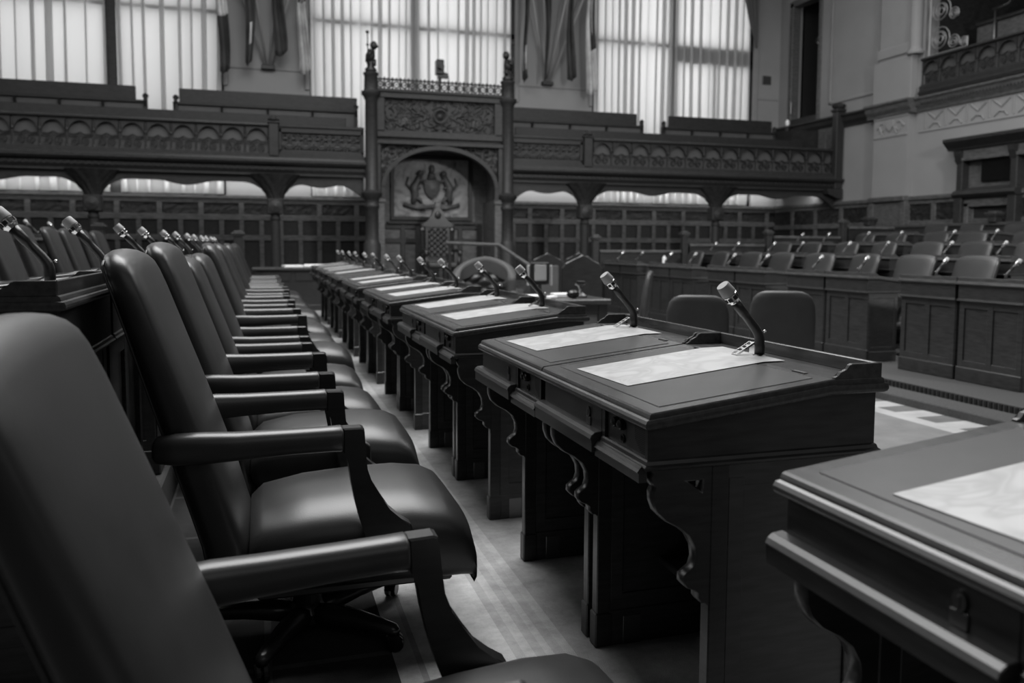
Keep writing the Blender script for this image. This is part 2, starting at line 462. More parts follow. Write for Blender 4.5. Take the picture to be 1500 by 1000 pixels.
# ------------------------------------------------------------------ microphone
def make_mic():
    t = thing('gooseneck_microphone', '', 'microphone')
    m = MB(); m.lathe([(.018, 0), (.018, .003), (.013, .006), (.012, .006)], n=14)
    m.build('base', M['micblack'], t)
    m = MB()
    pts = [(0,0,.004), (0,0,.030), (-.001,0,.048), (-.006,0,.062), (-.016,0,.076), (-.030,0,.092), (-.048,0,.112), (-.049,0,.113), (-.066,0,.132), (-.079,0,.147)]
    m.tube(pts, [.0130, .0130, .0130, .0126, .0121, .0116, .0113, .0128, .0130, .0135], 12)
    m.build('stem', M['micblack'], t, smooth=True)
    d = Vector((-.66, 0, .75)).normalized(); q = Vector((0,0,1)).rotation_difference(d).to_matrix()
    p0 = Vector((-.079, 0, .147))
    m = MB(); m.lathe([(.0130, -.004), (.0150, .0), (.0175, .004), (.0190, .006), (.0194, .022), (.0170, .024), (.015, .024)], p0, 16, q)
    ring = m.build('chrome_ring', M['chrome'], t, smooth=False)
    m = MB()
    for k in range(8):
        a = 2*PI*k/8
        R = q @ Matrix.Rotation(a, 3, 'Z')
        mm = Matrix.Translation(p0) @ R.to_4x4()
        m.box(.0182, .0200, -.0052, .0052, .0090, .0190, 0, 1, mm)
    m.build('slot', M['slot'], ring)
    m = MB(); m.lathe([(.015, .024), (.0190, .0242), (.0198, .027), (.0174, .052), (.0162, .0543), (.0, .0547)], p0, 18, q)
    o = m.build('grey_cap', M['micgrey'], t); smooth_by_angle(o, 35)
    # slotted bracket beside the stem
    m = MB()
    R = Matrix.Translation((-.004, .028, .034)) @ Matrix.Rotation(-math.radians(30), 4, 'Y')
    m.box(-.062, .0, -.013, -.009, -.002, .003, 0, 1, R); m.box(-.062, .0, .009, .013, -.002, .003, 0, 1, R)
    for k in range(5): m.box(-.062+k*.0147, -.058+k*.0147, -.013, .013, -.001, .002, 0, 1, R)
    m.box(-.004, .0, .015, .041, 0, .034)
    m.build('chrome_bracket', M['chrome'], t)
    m = MB(); m.ball((.0145, 0, .066), .0042); m.tube([(.008,0,.066), (.015,0,.066)], .002, 6)
    m.build('stud', M['chrome'], t)
    return register(t)
mic0 = make_mic()

# ------------------------------------------------------------------ paper
def make_paper(L_=.42, w=.30, bend=.0):
    """local x: 0 front edge; lies on slope (origin at the desk frame)"""
    m = MB()
    def zt(x): return .809 + min(x, .45)*SLOPE
    def f(u, v, h):
        x = .068 + u*L_*1.03 + .014*(1-v)*(1-u) ; y = (v-.5)*w
        z = zt(x) + .0024 + h
        if x > .44: z += (x-.44)**2*.6*bend
        return (x, y, z)
    nu, nv = 14, 4
    top = [[m.bm.verts.new(f(i/nu, j/nv, .0008)) for i in range(nu+1)] for j in range(nv+1)]
    bot = [[m.bm.verts.new(f(i/nu, j/nv, 0)) for i in range(nu+1)] for j in range(nv+1)]
    for j in range(nv):
        for i in range(nu):
            m.bm.faces.new((top[j][i], top[j][i+1], top[j+1][i+1], top[j+1][i]))
            m.bm.faces.new((bot[j][i], bot[j+1][i], bot[j+1][i+1], bot[j][i+1]))
    for i in range(nu):
        m.bm.faces.new((bot[0][i], bot[0][i+1], top[0][i+1], top[0][i])); m.bm.faces.new((top[nv][i], top[nv][i+1], bot[nv][i+1], bot[nv][i]))
    for j in range(nv):
        m.bm.faces.new((top[j][0], top[j+1][0], bot[j+1][0], bot[j][0])); m.bm.faces.new((bot[j][nu], bot[j+1][nu], top[j+1][nu], top[j][nu]))
    o = m.build('paper_sheet', M['paper'])
    tag(o, '', 'paper')
    KIDS[o.name] = []
    return o
paper0 = make_paper(.43, .29, .25)

# ------------------------------------------------------------------ leather armchair
def sellipse(a, b, n, cnt):
    out = []
    for k in range(cnt):
        q = 2*PI*k/cnt
        c, s = math.cos(q), math.sin(q)
        out.append((a*math.copysign(abs(c)**(2/n), c), b*math.copysign(abs(s)**(2/n), s)))
    return out
def make_chair():
    t = thing('leather_armchair', '', 'chair')
    # back
    spine = [(.20, -.190, .060, .215), (.215, -.192, .066, .225), (.35, -.212, .068, .238), (.50, -.256, .066, .247), (.65, -.303, .062, .254), (.80, -.350, .057, .262),
             (.92, -.388, .053, .267), (1.02, -.420, .050, .269), (1.070, -.438, .048, .266), (1.092, -.446, .044, .258), (1.106, -.451, .034, .244), (1.114, -.454, .018, .222), (1.116, -.455, .004, .19)]
    rr = []; CNT = 40
    for z, x, th, hw in spine:
        ring = []
        for (yy, xx) in sellipse(hw, th, 3.4, CNT):
            u = yy/.25
            crown = .020*(1-u*u)*max(0, (z-.75)/.37)**1.5
            bulge = .014*(1-u*u)*(1 if xx > 0 else .2)*math.sin(min(1, max(0, (z-.2)/.85))*PI)
            wing = .006*abs(u)**3
            ring.append((x-.012+xx+bulge+wing - .3*crown, yy, z+crown))
        rr.append(ring)
    m = MB(); m.rings(rr)
    o = m.build('backrest', M['leather'], t, smooth=True)
    # welt along the rear edges of the back
    for sgn in (-1, 1):
        pts = []
        for z, x, th, hw in spine[1:-2]:
            pts.append((x-.012-th*.72, sgn*hw*.90, z))
        m = MB(); m.tube(pts, .0035, 6); m.build('welt', M['leather'], o, smooth=True)
    # seat
    rr = []
    for x, hw, zb, zt_, r in ((-.165, .20, .27, .33, 2), (-.155, .235, .235, .385, 3), (-.12, .245, .215, .410, 4), (0, .255, .205, .424, 4.5), (.15, .268, .200, .432, 4.5), (.28, .278, .198, .432, 4.5), (.37, .285, .197, .424, 4.5),
                         (.415, .287, .197, .404, 4.2), (.440, .287, .197, .370, 4), (.452, .285, .198, .320, 4), (.452, .283, .199, .260, 4), (.445, .280, .202, .225, 4)):
        ring = []
        zc = (zb+zt_)/2; hz = (zt_-zb)/2
        for yy, zz in sellipse(hw, hz, r, 36):
            u = yy/hw
            z = zc+zz
            if zz > 0: z += .020*(1-u*u)*min(1, (x+.17)/.15)*max(0, min(1, (.47-x)/.2)) - .012*abs(u)**4
            ring.append((x, yy, z))
        rr.append(ring)
    m = MB(); m.rings(rr)
    so = m.build('seat', M['leather'], t, smooth=True)
    m = MB(); m.box(-.14, .40, -.20, .20, .182, .207, .006); m.build('seat_pan', M['chairwood'], t)
    # arms
    for sgn in (-1, 1):
        yc = sgn*.283
        rr = []
        for x, z, hh, hw, dy_ in ((-.385, .628, .020, .020, -.030), (-.375, .630, .034, .028, -.026), (-.33, .632, .040, .033, -.014), (-.26, .633, .040, .034, -.004), (-.18, .634, .036, .034, 0), (-.05, .637, .033, .034, 0), (.05, .638, .033, .034, 0),
                                (.078, .638, .034, .035, 0), (.084, .638, .031, .032, 0)):
            ring = []
            for a, b in sellipse(hw, hh, 2.7, 20): ring.append((x, yc+sgn*dy_+a, z+b))
            rr.append(ring)
        m = MB(); m.rings(rr); m.build('arm_pad', M['arm_leather'], t, smooth=True)
        # wooden scroll post
        outer = [(.083, .668), (.130, .668), (.138, .664), (.139, .655), (.138, .600), (.146, .555), (.158, .518), (.178, .475), (.205, .440), (.235, .412), (.262, .394), (.266, .380), (.266, .300)]
        inner = [(.150, .300), (.140, .370), (.124, .420), (.112, .470), (.102, .525), (.096, .575), (.090, .604), (.083, .606)]
        m = MB(); m.prism(outer+inner, 'y', yc-.024, yc+.024, .004)
        m.build('arm_post', M['chairwood'], t)
    # swivel column, star base, castors
    m = MB(); m.lathe([(.05, .022), (.062, .035), (.062, .062), (.050, .080), (.044, .088), (.044, .150), (.055, .165), (.075, .183), (.075, .186)], n=18)
    m.build('pedestal', M['chairwood'], t, smooth=False)
    m = MB(); m.tube([(.05, -.03, .165), (.10, -.06, .16), (.14, -.085, .155)], .006, 6); m.ball((.145, -.088, .154), .013)
    m.build('tilt_lever', M['black'], t)
    for k in range(5):
        a = 2*PI*k/5 + .506
        c, s = math.cos(a), math.sin(a)
        pts = [(c*r, s*r, z) for r, z in ((.03, .050), (.10, .062), (.18, .066), (.26, .064), (.31, .060), (.325, .056))]
        m = MB(); m.tube(pts, [.032, .032, .026, .021, .018, .010], 8, flat=1.1)
        lg = m.build('leg', M['chairwood'], t, smooth=True)
        m = MB()
        R = Matrix.Rotation(a+.6, 3, 'Z') @ Matrix.Rotation(PI/2, 3, 'X')
        m.lathe([(.004, -.018), (.022, -.018), (.025, -.014), (.025, -.004), (.010, -.003), (.010, .003), (.025, .004), (.025, .014), (.022, .018), (.004, .018)], (c*.315, s*.315, .0252), 12, R)
        m.tube([(c*.315, s*.315, .03), (c*.315, s*.315, .058)], .006, 6)
        m.build('castor', M['black'], lg)
    return register(t)
chair0 = make_chair()
FARSKIP = ('tilt_lever', 'welt', 'piping')

# ------------------------------------------------------------------ lay out the near front row
def near_row():
    n_chair = 0
    for k in range(-1, 7):
        for half in (0, 1):
            if k == -1 and half == 0: continue
            y = Y0 + PERIOD*k + half*W
            pair = ORD[k+1]
            hname = ('near', 'far')[half]
            lab = f'dark sloped writing desk, {hname} half of the {pair} pair, near row facing the armchairs'
            if k == -1: lab = 'dark wooden sloped writing desk cut off at the lower right corner of the view'
            dup(desk_full, (XF, y-(.03 if k == -1 else 0), 0), 0, lab, group='writing desks in the near row', skip=() if k < 4 else ('hinge', 'headphone_jack', 'number_plate', 'keyhole_plate', 'metal_foot_plate', 'foot_shelf'))
            # sheet
            if not (k == 4 and half == 0):
                dyp = .408 if half == 0 else .400
                if k == -1: dyp = .325
                jit = [0, .02, -.03, .03, -.02, .0, .02][k] if k > 0 else 0
                lab = f'long white laminated sheet on the {hname} desk of the {pair} pair, near row'
                if k == -1: lab = 'pale sheet on the desk cut off at the lower right corner'
                o = dup(paper0, (XF, y+dyp+jit, 0), (0 if k < 1 else rnd.uniform(-.03, .03)), lab, group='white sheets on the near row of desks')
            # microphone
            if k >= 0:
                dym = .366 if half == 0 else .455-.0
                lab = f'grey-capped gooseneck microphone on the {hname} desk of the {pair} pair, near row'
                dup(mic0, (XF+.506, y+dym, .8625), 0 if k < 1 else rnd.uniform(-.25, .25), lab, group='microphones on the near row of desks')
near_row()
CH = [(1.19, -.058, .072, 0), (2.46, .0, .0, 0), (3.29, .02, .0, -.02), (4.27, -.05, .01, .02), (5.08, -.04, .01, -.02), (5.80, .02, .02, .02), (6.55, 0, .0, 0), (7.35, .02, 0, .04), (8.10, 0, 0, -.02), (8.95, .02, .02, 0), (9.7, .0, 0, 0), (10.5, .01, .0, .03), (11.25, 0, 0, -.02), (12.1, .02, 0, 0), (12.85, 0, 0, 0)]
for i, (y, dz, dxx, rz) in enumerate(CH):
    lab = f'black leather armchair, {ORD[i]} from the camera in the near row behind the desks'
    if i == 0: lab = 'black leather armchair cut off by the lower left corner of the view'
    c = dup(chair0, (.115+dxx, y, 0), rz, lab, group='armchairs along the near row', skip=() if i < 6 else FARSKIP)
    if dz:   # seat height is adjustable: the upper part moves, the base stays
        for ch in [o for o in COL.objects if o.parent == c]:
            if ch.name.split('.')[0] not in ('leg', 'pedestal'):
                tl = Matrix.Translation((0, 0, .2+dz)) @ Matrix.Rotation(math.radians(-2.6 if i == 0 else 0), 4, 'Y') @ Matrix.Translation((0, 0, -.2))
                ch.matrix_local = tl

# ------------------------------------------------------------------ raised rows at the left
def left_rows():
    for r, (ks, xlip) in enumerate((((0,1,2,3,4,5), -.395), ((4,5), -.395-PITCH))):
        z = TIER[r+1]+(.012 if r == 0 else 0); yb = 1.92 if r == 0 else 1.9
        rown = ('raised row behind the near armchairs', 'uppermost row at the left')[r]
        for n, k in enumerate(ks):
            for half in (0, 1):
                y = yb + PERIOD*k + half*W
                hname = ('near', 'far')[half]
                dup(desk_back, (xlip-BACKX, y, z), 0, f'dark desk, {hname} half of {ORD[n]} pair, {rown}', group='desks in the raised rows at left')
                dup(mic0, (xlip-.10, y+(.33 if half == 0 else .40), z+.8625), rnd.uniform(-.2, .2), f'gooseneck microphone on {hname} desk of {ORD[n]} pair, {rown}', group='microphones in the raised rows at left')
                if r == 0 and k < 5:
                    dup(paper0, (xlip-BACKX-.02, y+.34, z), rnd.uniform(-.04, .04), f'white sheet on {hname} desk of {ORD[n]} pair, {rown}', group='white sheets in the raised rows at left')
        ys = [6.55, 7.6, 8.4, 9.4, 10.2, 11.1, 11.9] if r == 0 else []
        for i, y in enumerate(ys):
            dup(chair0, (xlip-BACKX-.62, y, z+.0), rnd.uniform(-.06, .06), f'black leather armchair, {ORD[i]} from the camera, {rown}', skip=FARSKIP, group='armchairs in the raised rows at left')
left_rows()

# ------------------------------------------------------------------ the bank across the floor
def right_bank():
    rows = [('first', (2,3,4,5,6)), ('second', (3,4,5,6)), ('third', (4,5,6)), ('fourth', (5,6))]
    for r, (rn, ks) in enumerate(rows):
        xl = 2*XM - 1.33 + .02 + r*PITCH; z = TIER[r]
        for n, k in enumerate(ks):
            for half in (0, 1):
                y = Y0 + PERIOD*k + half*W
                hname = ('near', 'far')[half]
                dup(desk_back, (xl+BACKX, y+W, z), PI, f'dark panelled desk, {hname} half of {ORD[n]} pair, {rn} row across the floor', group='desks across the floor')
                if r < 3:
                    dup(mic0, (xl+.14, y+(.30 if half == 0 else .36), z+.8625), PI+rnd.uniform(-.35, .1), f'gooseneck microphone on {hname} desk, {ORD[n]} pair, {rn} row across the floor', group='microphones across the floor')
                dup(chair0, (xl+BACKX+(.62 if r < 3 else .52), y+W/2+rnd.uniform(-.03, .03)+(-.07 if half == 0 else .07), z), PI+rnd.uniform(-.10, .10), f'leather armchair behind {hname} desk, {ORD[n]} pair, {rn} row across the floor', skip=FARSKIP, group='armchairs across the floor', lower=.07)
right_bank()
o = MB().lathe([(.028, 0), (.030, .002), (.030, .10), (.026, .112), (.012, .122), (.012, .14), (.0, .14)], n=14).build('bottle', M['bottle'], smooth=False, loc=(5.95, 11.42, .862))
tag(o, 'slim white bottle standing on a first-row desk across the floor', 'bottle')

# ================================================================== the chamber
YG, YB, XR = 16.5, 19.0, 13.17
XL = -6.3
def bx(name, x0, x1, y0, y1, z0, z1, m, bev=0.0, parent=None):
    return MB().box(x0, x1, y0, y1, z0, z1, bev).build(name, m, parent)
AZ = -.12
struct(bx('floor', XL, 1.50, -3, YB, -.4, 0, M['carpet']))
struct(bx('floor_aisle', 1.50, 4.93, -3, YB, -.4, AZ, M['aisle']))
struct(bx('floor_step', 4.93, 5.22, -3, 14.2, -.4, -.055, M['floor_dark'], .008))
struct(bx('floor_opposite', 5.22, XR, -3, YB, -.4, 0, M['floor_dark']))
m = MB()
for i in range(260):
    y = 2.0+i*.045
    m.box(5.212, 5.222, y, y+.026, -.050, -.006)
struct(m.build('trim_1', M['iron']))
for r in (1, 2, 3):
    xl = 2*XM - 1.33 + .02 + r*PITCH
    struct(bx('floor_tier', xl-.04, XR, 1.0, 14.0 if r < 3 else 15.6, TIER[r]-.25 if r > 1 else -.02, TIER[r], M['floor_dark'], .01))
struct(bx('floor_tier', XL, -.40, .2, 14.0, -.02, TIER[1]+.012, M['floor_dark'], .01))
struct(bx('floor_tier', XL, -.40-PITCH, .2, 14.0, TIER[1]-.1, TIER[2], M['floor_dark'], .01))

# ---- wainscot of the back wall
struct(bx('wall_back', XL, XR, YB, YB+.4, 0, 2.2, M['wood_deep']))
m = MB()
yf = YB-.05
m.box(XL, XR, YB-.10, YB, 2.12, 2.20, .015)
m.box(XL, XR, yf, YB, 2.03, 2.13, .008)
m.box(XL, XR, yf, YB, 1.66, 1.79, .008)
m.box(XL, XR, yf, YB, 1.22, 1.34, .008)
m.box(XL, XR, yf-.02, YB, 0, .30, .01)
x = -6.2
i = 0
while x < XR-.1:
    w = .055
    m.box(x-w, x+w, yf+.004, YB, 1.7, 2.1, .006)
    x += .83
x = -6.2
while x < XR-.1:
    m.box(x-.05, x+.05, yf+.004, YB, .25, 1.70, .006)
    x += .415
struct(m.build('trim_2', M['wood_mid']))
def carve(u, v, s=0.0):
    a = noise.noise((u*1.7, v*1.7, s)); b = noise.noise((u*1.7+9, v*1.7, s+3))
    return 2.2*(.5-abs(noise.noise((u*3.2+1.6*a, v*3.2+1.6*b, s))*2.2)) + .5*noise.noise((u*8, v*8, s))
m = MB()
x = -6.2
while x < XR-.9:
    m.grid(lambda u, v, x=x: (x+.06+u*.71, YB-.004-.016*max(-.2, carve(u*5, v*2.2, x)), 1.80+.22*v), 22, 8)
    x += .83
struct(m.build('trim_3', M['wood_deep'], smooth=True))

# ---- upper back wall: plaster piers and tall windows
TOPZ = 8.6
for n, (xa, xb) in enumerate(((-.72, 1.10), (5.85, 7.85), (12.35, XR))):
    struct(bx('wall_back_pier', xa, xb, YB, YB+.5, 2.2, TOPZ, M['plaster']))
m = MB()
for xa, xb in ((-.72, 1.10), (5.85, 7.85)):
    m.box(xa+.02, xb-.02, YB-.025, YB, 4.93, 4.98, .008)
    m.box(xa+.0, xa+.10, YB-.05, YB, 4.55, TOPZ, .01); m.box(xb-.10, xb, YB-.05, YB, 4.55, TOPZ, .01)
m.box(12.36, 12.50, YB-.04, YB, 2.2, TOPZ, .01); m.box(12.36, XR-.02, YB-.02, YB, 4.98, 5.02, .006)
struct(m.build('trim_4', M['plaster_trim']))
WIN = [(XL, -.72, -2.88), (1.10, 5.85, 3.44), (7.85, 12.35, 10.03)]
for n, (xa, xb, xm) in enumerate(WIN):
    m = MB()
    y0, y1 = YB+.0, YB+.12
    m.box(xa, xa+.10, y0, y1, 2.2, TOPZ); m.box(xb-.10, xb, y0, y1, 2.2, TOPZ)
    m.box(xm-.10, xm+.10, y0-.02, y1, 2.2, TOPZ)
    m.box(xa, xb, y0, y1, 2.2, 2.30)
    tz = 6.02 if n < 2 else 6.10
    m.box(xa, xb, y0, y1, tz, tz+.11)
    if n == 2: m.box(xm, xb, y0, y1, 5.75, 6.15); m.box(11.15, 11.25, y0, y1, 2.2, 5.8)
    m.box(xa, xb, y0, y1, 7.9, 8.0)
    w = struct(m.build(f'window_{n+1}', M['wood_deep']))
    p = bx('glass_pane', xa+.08, xb-.08, YB+.065, YB+.071, 2.25, TOPZ-.05, M['glass'], 0, w)
    struct(p)
    if n == 0: struct(bx('window_jamb', xb-.02, xb+.02, YB+.0, YB+.4, 2.2, TOPZ, M['plaster_trim'], 0, w))

def curtain(xa, xb, seed, label, ztop=8.3, zbot=2.22, y=YB-.065, lam=.25):
    r = random.Random(seed)
    n = int((xb-xa)/lam*14)
    ph = [r.uniform(.75, 1.3) for _ in range(int((xb-xa)/lam)+3)]
    S = []; acc = 0
    for i in range(n+1):
        s = i/n*(xb-xa); k = int(s/lam)
        acc += (xb-xa)/n/lam*ph[k]
        S.append((s, acc, .55+.5*math.sin(s*3.1+seed)**2))
    lean = r.uniform(-.02, .05)
    def f(u, v):
        s, a, am = S[min(n, int(round(u*n)))]
        z = zbot+(ztop-zbot)*v
        q = 2*PI*a + .7*math.sin(2.2*v+s)
        edge = min(1, s/.06, (xb-xa-s)/.06)
        x = xa+s+edge*(.42*lam*am*math.sin(q) + lean*(1-v)*math.sin(s*2))
        return (min(xb-.001, max(xa+.001, x)) , y-.02+.055*am*math.cos(q), z)
    o = MB().grid(f, n, 8).build('sheer_curtain', M['curtain'], smooth=True)
    return tag(o, label, 'curtain', 'sheer curtains in the tall windows')
curtain(XL+.05, -2.98, 1, 'white sheer curtain, left half of the leftmost tall window', lam=.31)
curtain(-2.78, -.74, 2, 'white sheer curtain, right half of the leftmost tall window', lam=.29)
curtain(1.12, 3.436, 3, 'white sheer curtain behind the left finial of the carved canopy', lam=.20)
curtain(3.444, 5.74, 4, 'white sheer curtain behind the dark camera on top of the canopy', lam=.20)
curtain(7.87, 10.026, 5, 'white sheer curtain, left half of the rightmost tall window', lam=.22)
curtain(10.034, 12.20, 6, 'white sheer curtain with thick dark transom showing through, rightmost window', lam=.24)
m = MB()
def fd(u, v):
    z = 6.35+2.2*v
    w = .62*max(.06, v**.7)
    return (12.33-w*u, YB-.22-.03*math.cos(u*22), z - .12*math.sin(u*PI) )
m.grid(fd, 26, 10)
o = m.build('heavy_drape', M['curtain_dark'], smooth=True)
sm = o.modifiers.new('thick', 'SOLIDIFY'); sm.thickness = .01
tag(o, 'dark gathered drape at the top right corner of the rightmost tall window', 'drape')

# ---- flags hanging from fanned poles on the two piers
def flag(x, ztop, zbot, w, dark, label, seed, tipx, patch=None, base=None, group='flags on the piers'):
    t = thing('hanging_flag', label, 'flag', group=group)
    r = random.Random(seed); a0 = r.uniform(0, 6)
    yb = YB-.46
    def f(u, v, th=0):
        z = zbot+(ztop-zbot)*v + (1-v)*w*.9*(abs(u-.35)) 
        ww = w*(.72+.28*math.sin(2.4*v+a0))
        x_ = x+(u-.5)*ww + .035*math.sin(5*v+a0)
        return (x_, yb+.05*math.sin(u*9+a0+2*v), z)
    m = MB(); m.grid(f, 14, 14)
    c = m.build('cloth', M['cloth_d'] if dark else M['cloth_l'], t, smooth=True)
    sm = c.modifiers.new('thick', 'SOLIDIFY'); sm.thickness = .012
    if patch:
        m = MB(); u0, u1, v0, v1 = patch
        def f2(u, v):
            p = f(u0+(u1-u0)*u, v0+(v1-v0)*v); return (p[0], p[1]-.014, p[2])
        m.grid(f2, 10, 10)
        q = m.build('cloth_patch', M['cloth_l'] if dark else M['cloth_d'], c, smooth=True)
        sm = q.modifiers.new('thick', 'SOLIDIFY'); sm.thickness = .006
    bxp, bz = base
    m = MB(); m.tube([(bxp, YB-.06, bz), (tipx, yb-.10, ztop+.55)], .022, 8)
    m.build('pole', M['pole'], t, smooth=True)
    m = MB(); m.lathe([(.03, 0), (.04, .03), (.02, .10), (.0, .14)], (tipx, yb-.10, ztop+.54), 8)
    m.build('pole_tip', M['brass'], t)
B1 = (.22, 5.0); B2 = (6.66, 5.05)
flag(-.68, 7.3, 4.70, .22, True, 'dark flag with pale upper half beside the leftmost window', 1, -.75, (.0, 1, .45, .8), (B1[0]-.06, B1[1]))
flag(-.16, 7.2, 4.90, .24, True, 'dark flag with a light emblem streak, left of centre on the left pier', 2, -.22, (.45, .7, .18, .38), (B1[0]-.02, B1[1]))
flag(.46, 7.2, 5.12, .26, True, 'short dark flag right of centre on the left pier', 3, .52, None, (B1[0]+.02, B1[1]))
flag(.95, 7.2, 4.78, .22, False, 'pale flag with dark upper part at the right of the left pier', 4, 1.02, (.0, 1, .62, 1), (B1[0]+.06, B1[1]))
flag(5.98, 7.3, 4.92, .24, True, 'dark flag with pale oval patches beside the canopy', 5, 5.95, (.1, .8, .10, .34), (B2[0]-.06, B2[1]))
flag(6.51, 7.3, 5.0, .20, True, 'plain dark narrow flag left of centre on the right pier', 6, 6.35, None, (B2[0]-.02, B2[1]))
flag(7.11, 7.3, 5.02, .20, True, 'plain dark narrow flag right of centre on the right pier', 7, 7.15, None, (B2[0]+.02, B2[1]))
flag(7.62, 7.3, 4.72, .24, False, 'pale flag with dark corner beside the rightmost window', 8, 7.75, (.45, 1, .4, 1), (B2[0]+.06, B2[1]))
for (bxp, bz), side in ((B1, 'left'), (B2, 'right')):
    o = MB().box(bxp-.14, bxp+.14, YB-.13, YB-.0, bz-.07, bz+.02, .01).build('pole_bracket', M['iron'])
    tag(o, f'dark bracket holding the fanned flag poles on the {side} pier', 'bracket')

# ---- gallery
GX = [(XL, 2.02), (4.97, XR)]
for n, (xa, xb) in enumerate(GX):
    struct(bx('gallery_floor', xa, xb, YG-.02, YB, 2.50, 2.70, M['wood_deep']))
    m = MB()
    # fascia mouldings, one long run
    prof = [(YG, 2.46), (YG-.06, 2.46), (YG-.06, 2.50), (YG-.10, 2.56), (YG-.10, 2.62), (YG-.17, 2.66), (YG-.20, 2.70), (YG-.20, 2.735), (YG-.13, 2.75), (YG-.11, 2.79), (YG-.07, 2.80), (YG-.07, 2.86), (YG, 2.86)]
    m.prism(prof, 'x', xa, xb if n == 0 else XR-.02)
    struct(m.build('trim_5', M['wood_far']))
    m = MB()
    x = xa+.05
    while x < xb-.1:
        m.box(x, x+.06, YG-.115, YG-.05, 2.57, 2.62); x += .11
    struct(m.build('trim_6', M['wood_deep']))
# wavy bracket boards under the gallery, between the columns
def valance(xa, xb, n=40):
    poly = []
    for i in range(n+1):
        u = i/n; d = min(u, 1-u)*(xb-xa)
        if d < .55: z = 2.05 + .28*math.sin(min(1, d/.55)*PI/2)
        else: z = 2.33
        mid = abs(u-.5)*(xb-xa)
        if mid < .55: z -= .085*(.5+.5*math.cos(mid/.55*PI))
        poly.append((xa+(xb-xa)*u, z))
    poly += [(xb, 2.52), (xa, 2.52)]
    return poly
cols = [-6.1, -2.9, .28, 2.02]
for xa, xb in ((-6.1, -2.9), (-2.9, .28), (.28, 2.02), (4.98, 6.70), (6.70, 9.90), (9.90, 13.1)):
    m = MB(); m.prism(valance(xa+.05, xb-.05), 'y', YG+.02, YG+.10)
    struct(m.build('trim_7', M['wood_far']))
COLN = ['left end of the gallery', 'left of the canopy, nearer it', 'right of the canopy, nearer it', 'under the right half of the gallery']
for cx_, nm in zip((-2.9, .28, 6.70, 9.90), ('leftmost', 'first left of the canopy', 'first right of the canopy', 'rightmost')):
    t = thing('gallery_column', f'slender carved wooden column under the gallery, {nm}', 'column', (cx_, YG+.06, 0), group='columns carrying the gallery')
    MB().lathe([(.18, 0), (.18, .5), (.15, .55), (.12, .60), (.10, .66), (.095, .72), (.085, 1.60), (.10, 1.62), (.10, 1.66), (.085, 1.68), (.085, 1.74)], n=14).build('shaft', M['wood_far'], t, smooth=False)
    m = MB(); m.box(-.15, .15, -.13, .13, 1.72, 2.02, .02)
    m.lathe([(.02, 0), (.10, .01), (.115, .0), (.12, .02), (.07, .03), (.0, .045)], (0, -.13, 1.87), 14, Matrix.Rotation(PI/2, 3, 'X'))
    m.build('capital_block', M['wood_far'], t)
    def bowl(u, v):
        q = u*2*PI; vv = min(1, v)
        r = .13+.34*vv**1.3 + .014*math.sin(18*q)*math.sin(9*vv+1.5) + .01*math.sin(11*q+7*vv)
        return (r*math.cos(q)*1.05, max(-.34, r*.62*math.sin(q)), 2.02+.46*vv)
    m = MB(); m.grid(bowl, 72, 14); m.build('carved_capital', M['wood_far'], t, smooth=True)

# balustrades: arched arcade with scrolls
def balustrade(name, label, x0, n, pitch, origin, rz, h=.52, backing=True):
    t = thing(name, label, 'balustrade', origin, rz, 'arcaded gallery balustrades')
    Ln = n*pitch
    m = MB(); m.prism([(-.06, h), (-.075, h+.02), (-.06, h+.05), (-.03, h+.06), (.06, h+.06), (.06, h)], 'x', 0, Ln)
    m.build('top_rail', M['wood_far'], t)
    m = MB(); m.box(0, Ln, -.04, .05, -.02, .015); m.build('bottom_rail', M['wood_far'], t)
    if backing: MB().box(0, Ln, .055, .075, 0, h).build('back_board', M['seat_cloth'], t)
    for i in range(n+1):
        m = MB(); x = i*pitch
        m.lathe([(.022, 0), (.030, .02), (.016, .05), (.016, h*.55), (.026, h*.6), (.018, h*.66), (.018, h)], (x, 0, .0), 8)
        m.build('baluster', M['iron'], t)
    for i in range(n):
        x = i*pitch
        poly = [(x+.018, h)]
        for k in range(11):
            q = PI-PI*k/10
            poly.append((x+pitch/2+(pitch/2-.03)*math.cos(q), h*.52+(h*.40)*math.sin(q)))
        poly.append((x+pitch-.018, h))
        m = MB(); m.prism(poly, 'y', -.02, .02); m.build('arch', M['iron'], t)
        m = MB()
        w = pitch-.07
        for c, s in ((.25, 1), (.75, -1)):
            pts = []
            for k in range(15):
                q = k/14*2.6*PI; r = .012+.075*k/14
                pts.append((x+.035+w*c+s*r*math.cos(q), 0, .125+r*1.1*math.sin(q)))
            m.tube(pts, .014, 5)
        m.tube([(x+.03, 0, .235), (x+pitch*.3, 0, .225), (x+pitch/2, 0, .265), (x+pitch*.7, 0, .225), (x+pitch-.03, 0, .235)], .016, 5)
        m.build('scroll', M['iron'], t)
    return t
balustrade('gallery_balustrade', 'arcaded wooden gallery balustrade left of the carved panel, under the left windows', 0, 14, .432, (.18-14*.432, YG, 2.86), 0)
balustrade('gallery_balustrade', 'arcaded wooden gallery balustrade right of the canopy, reaching the corner post', 0, 14, .449, (6.84, YG, 2.86), 0)
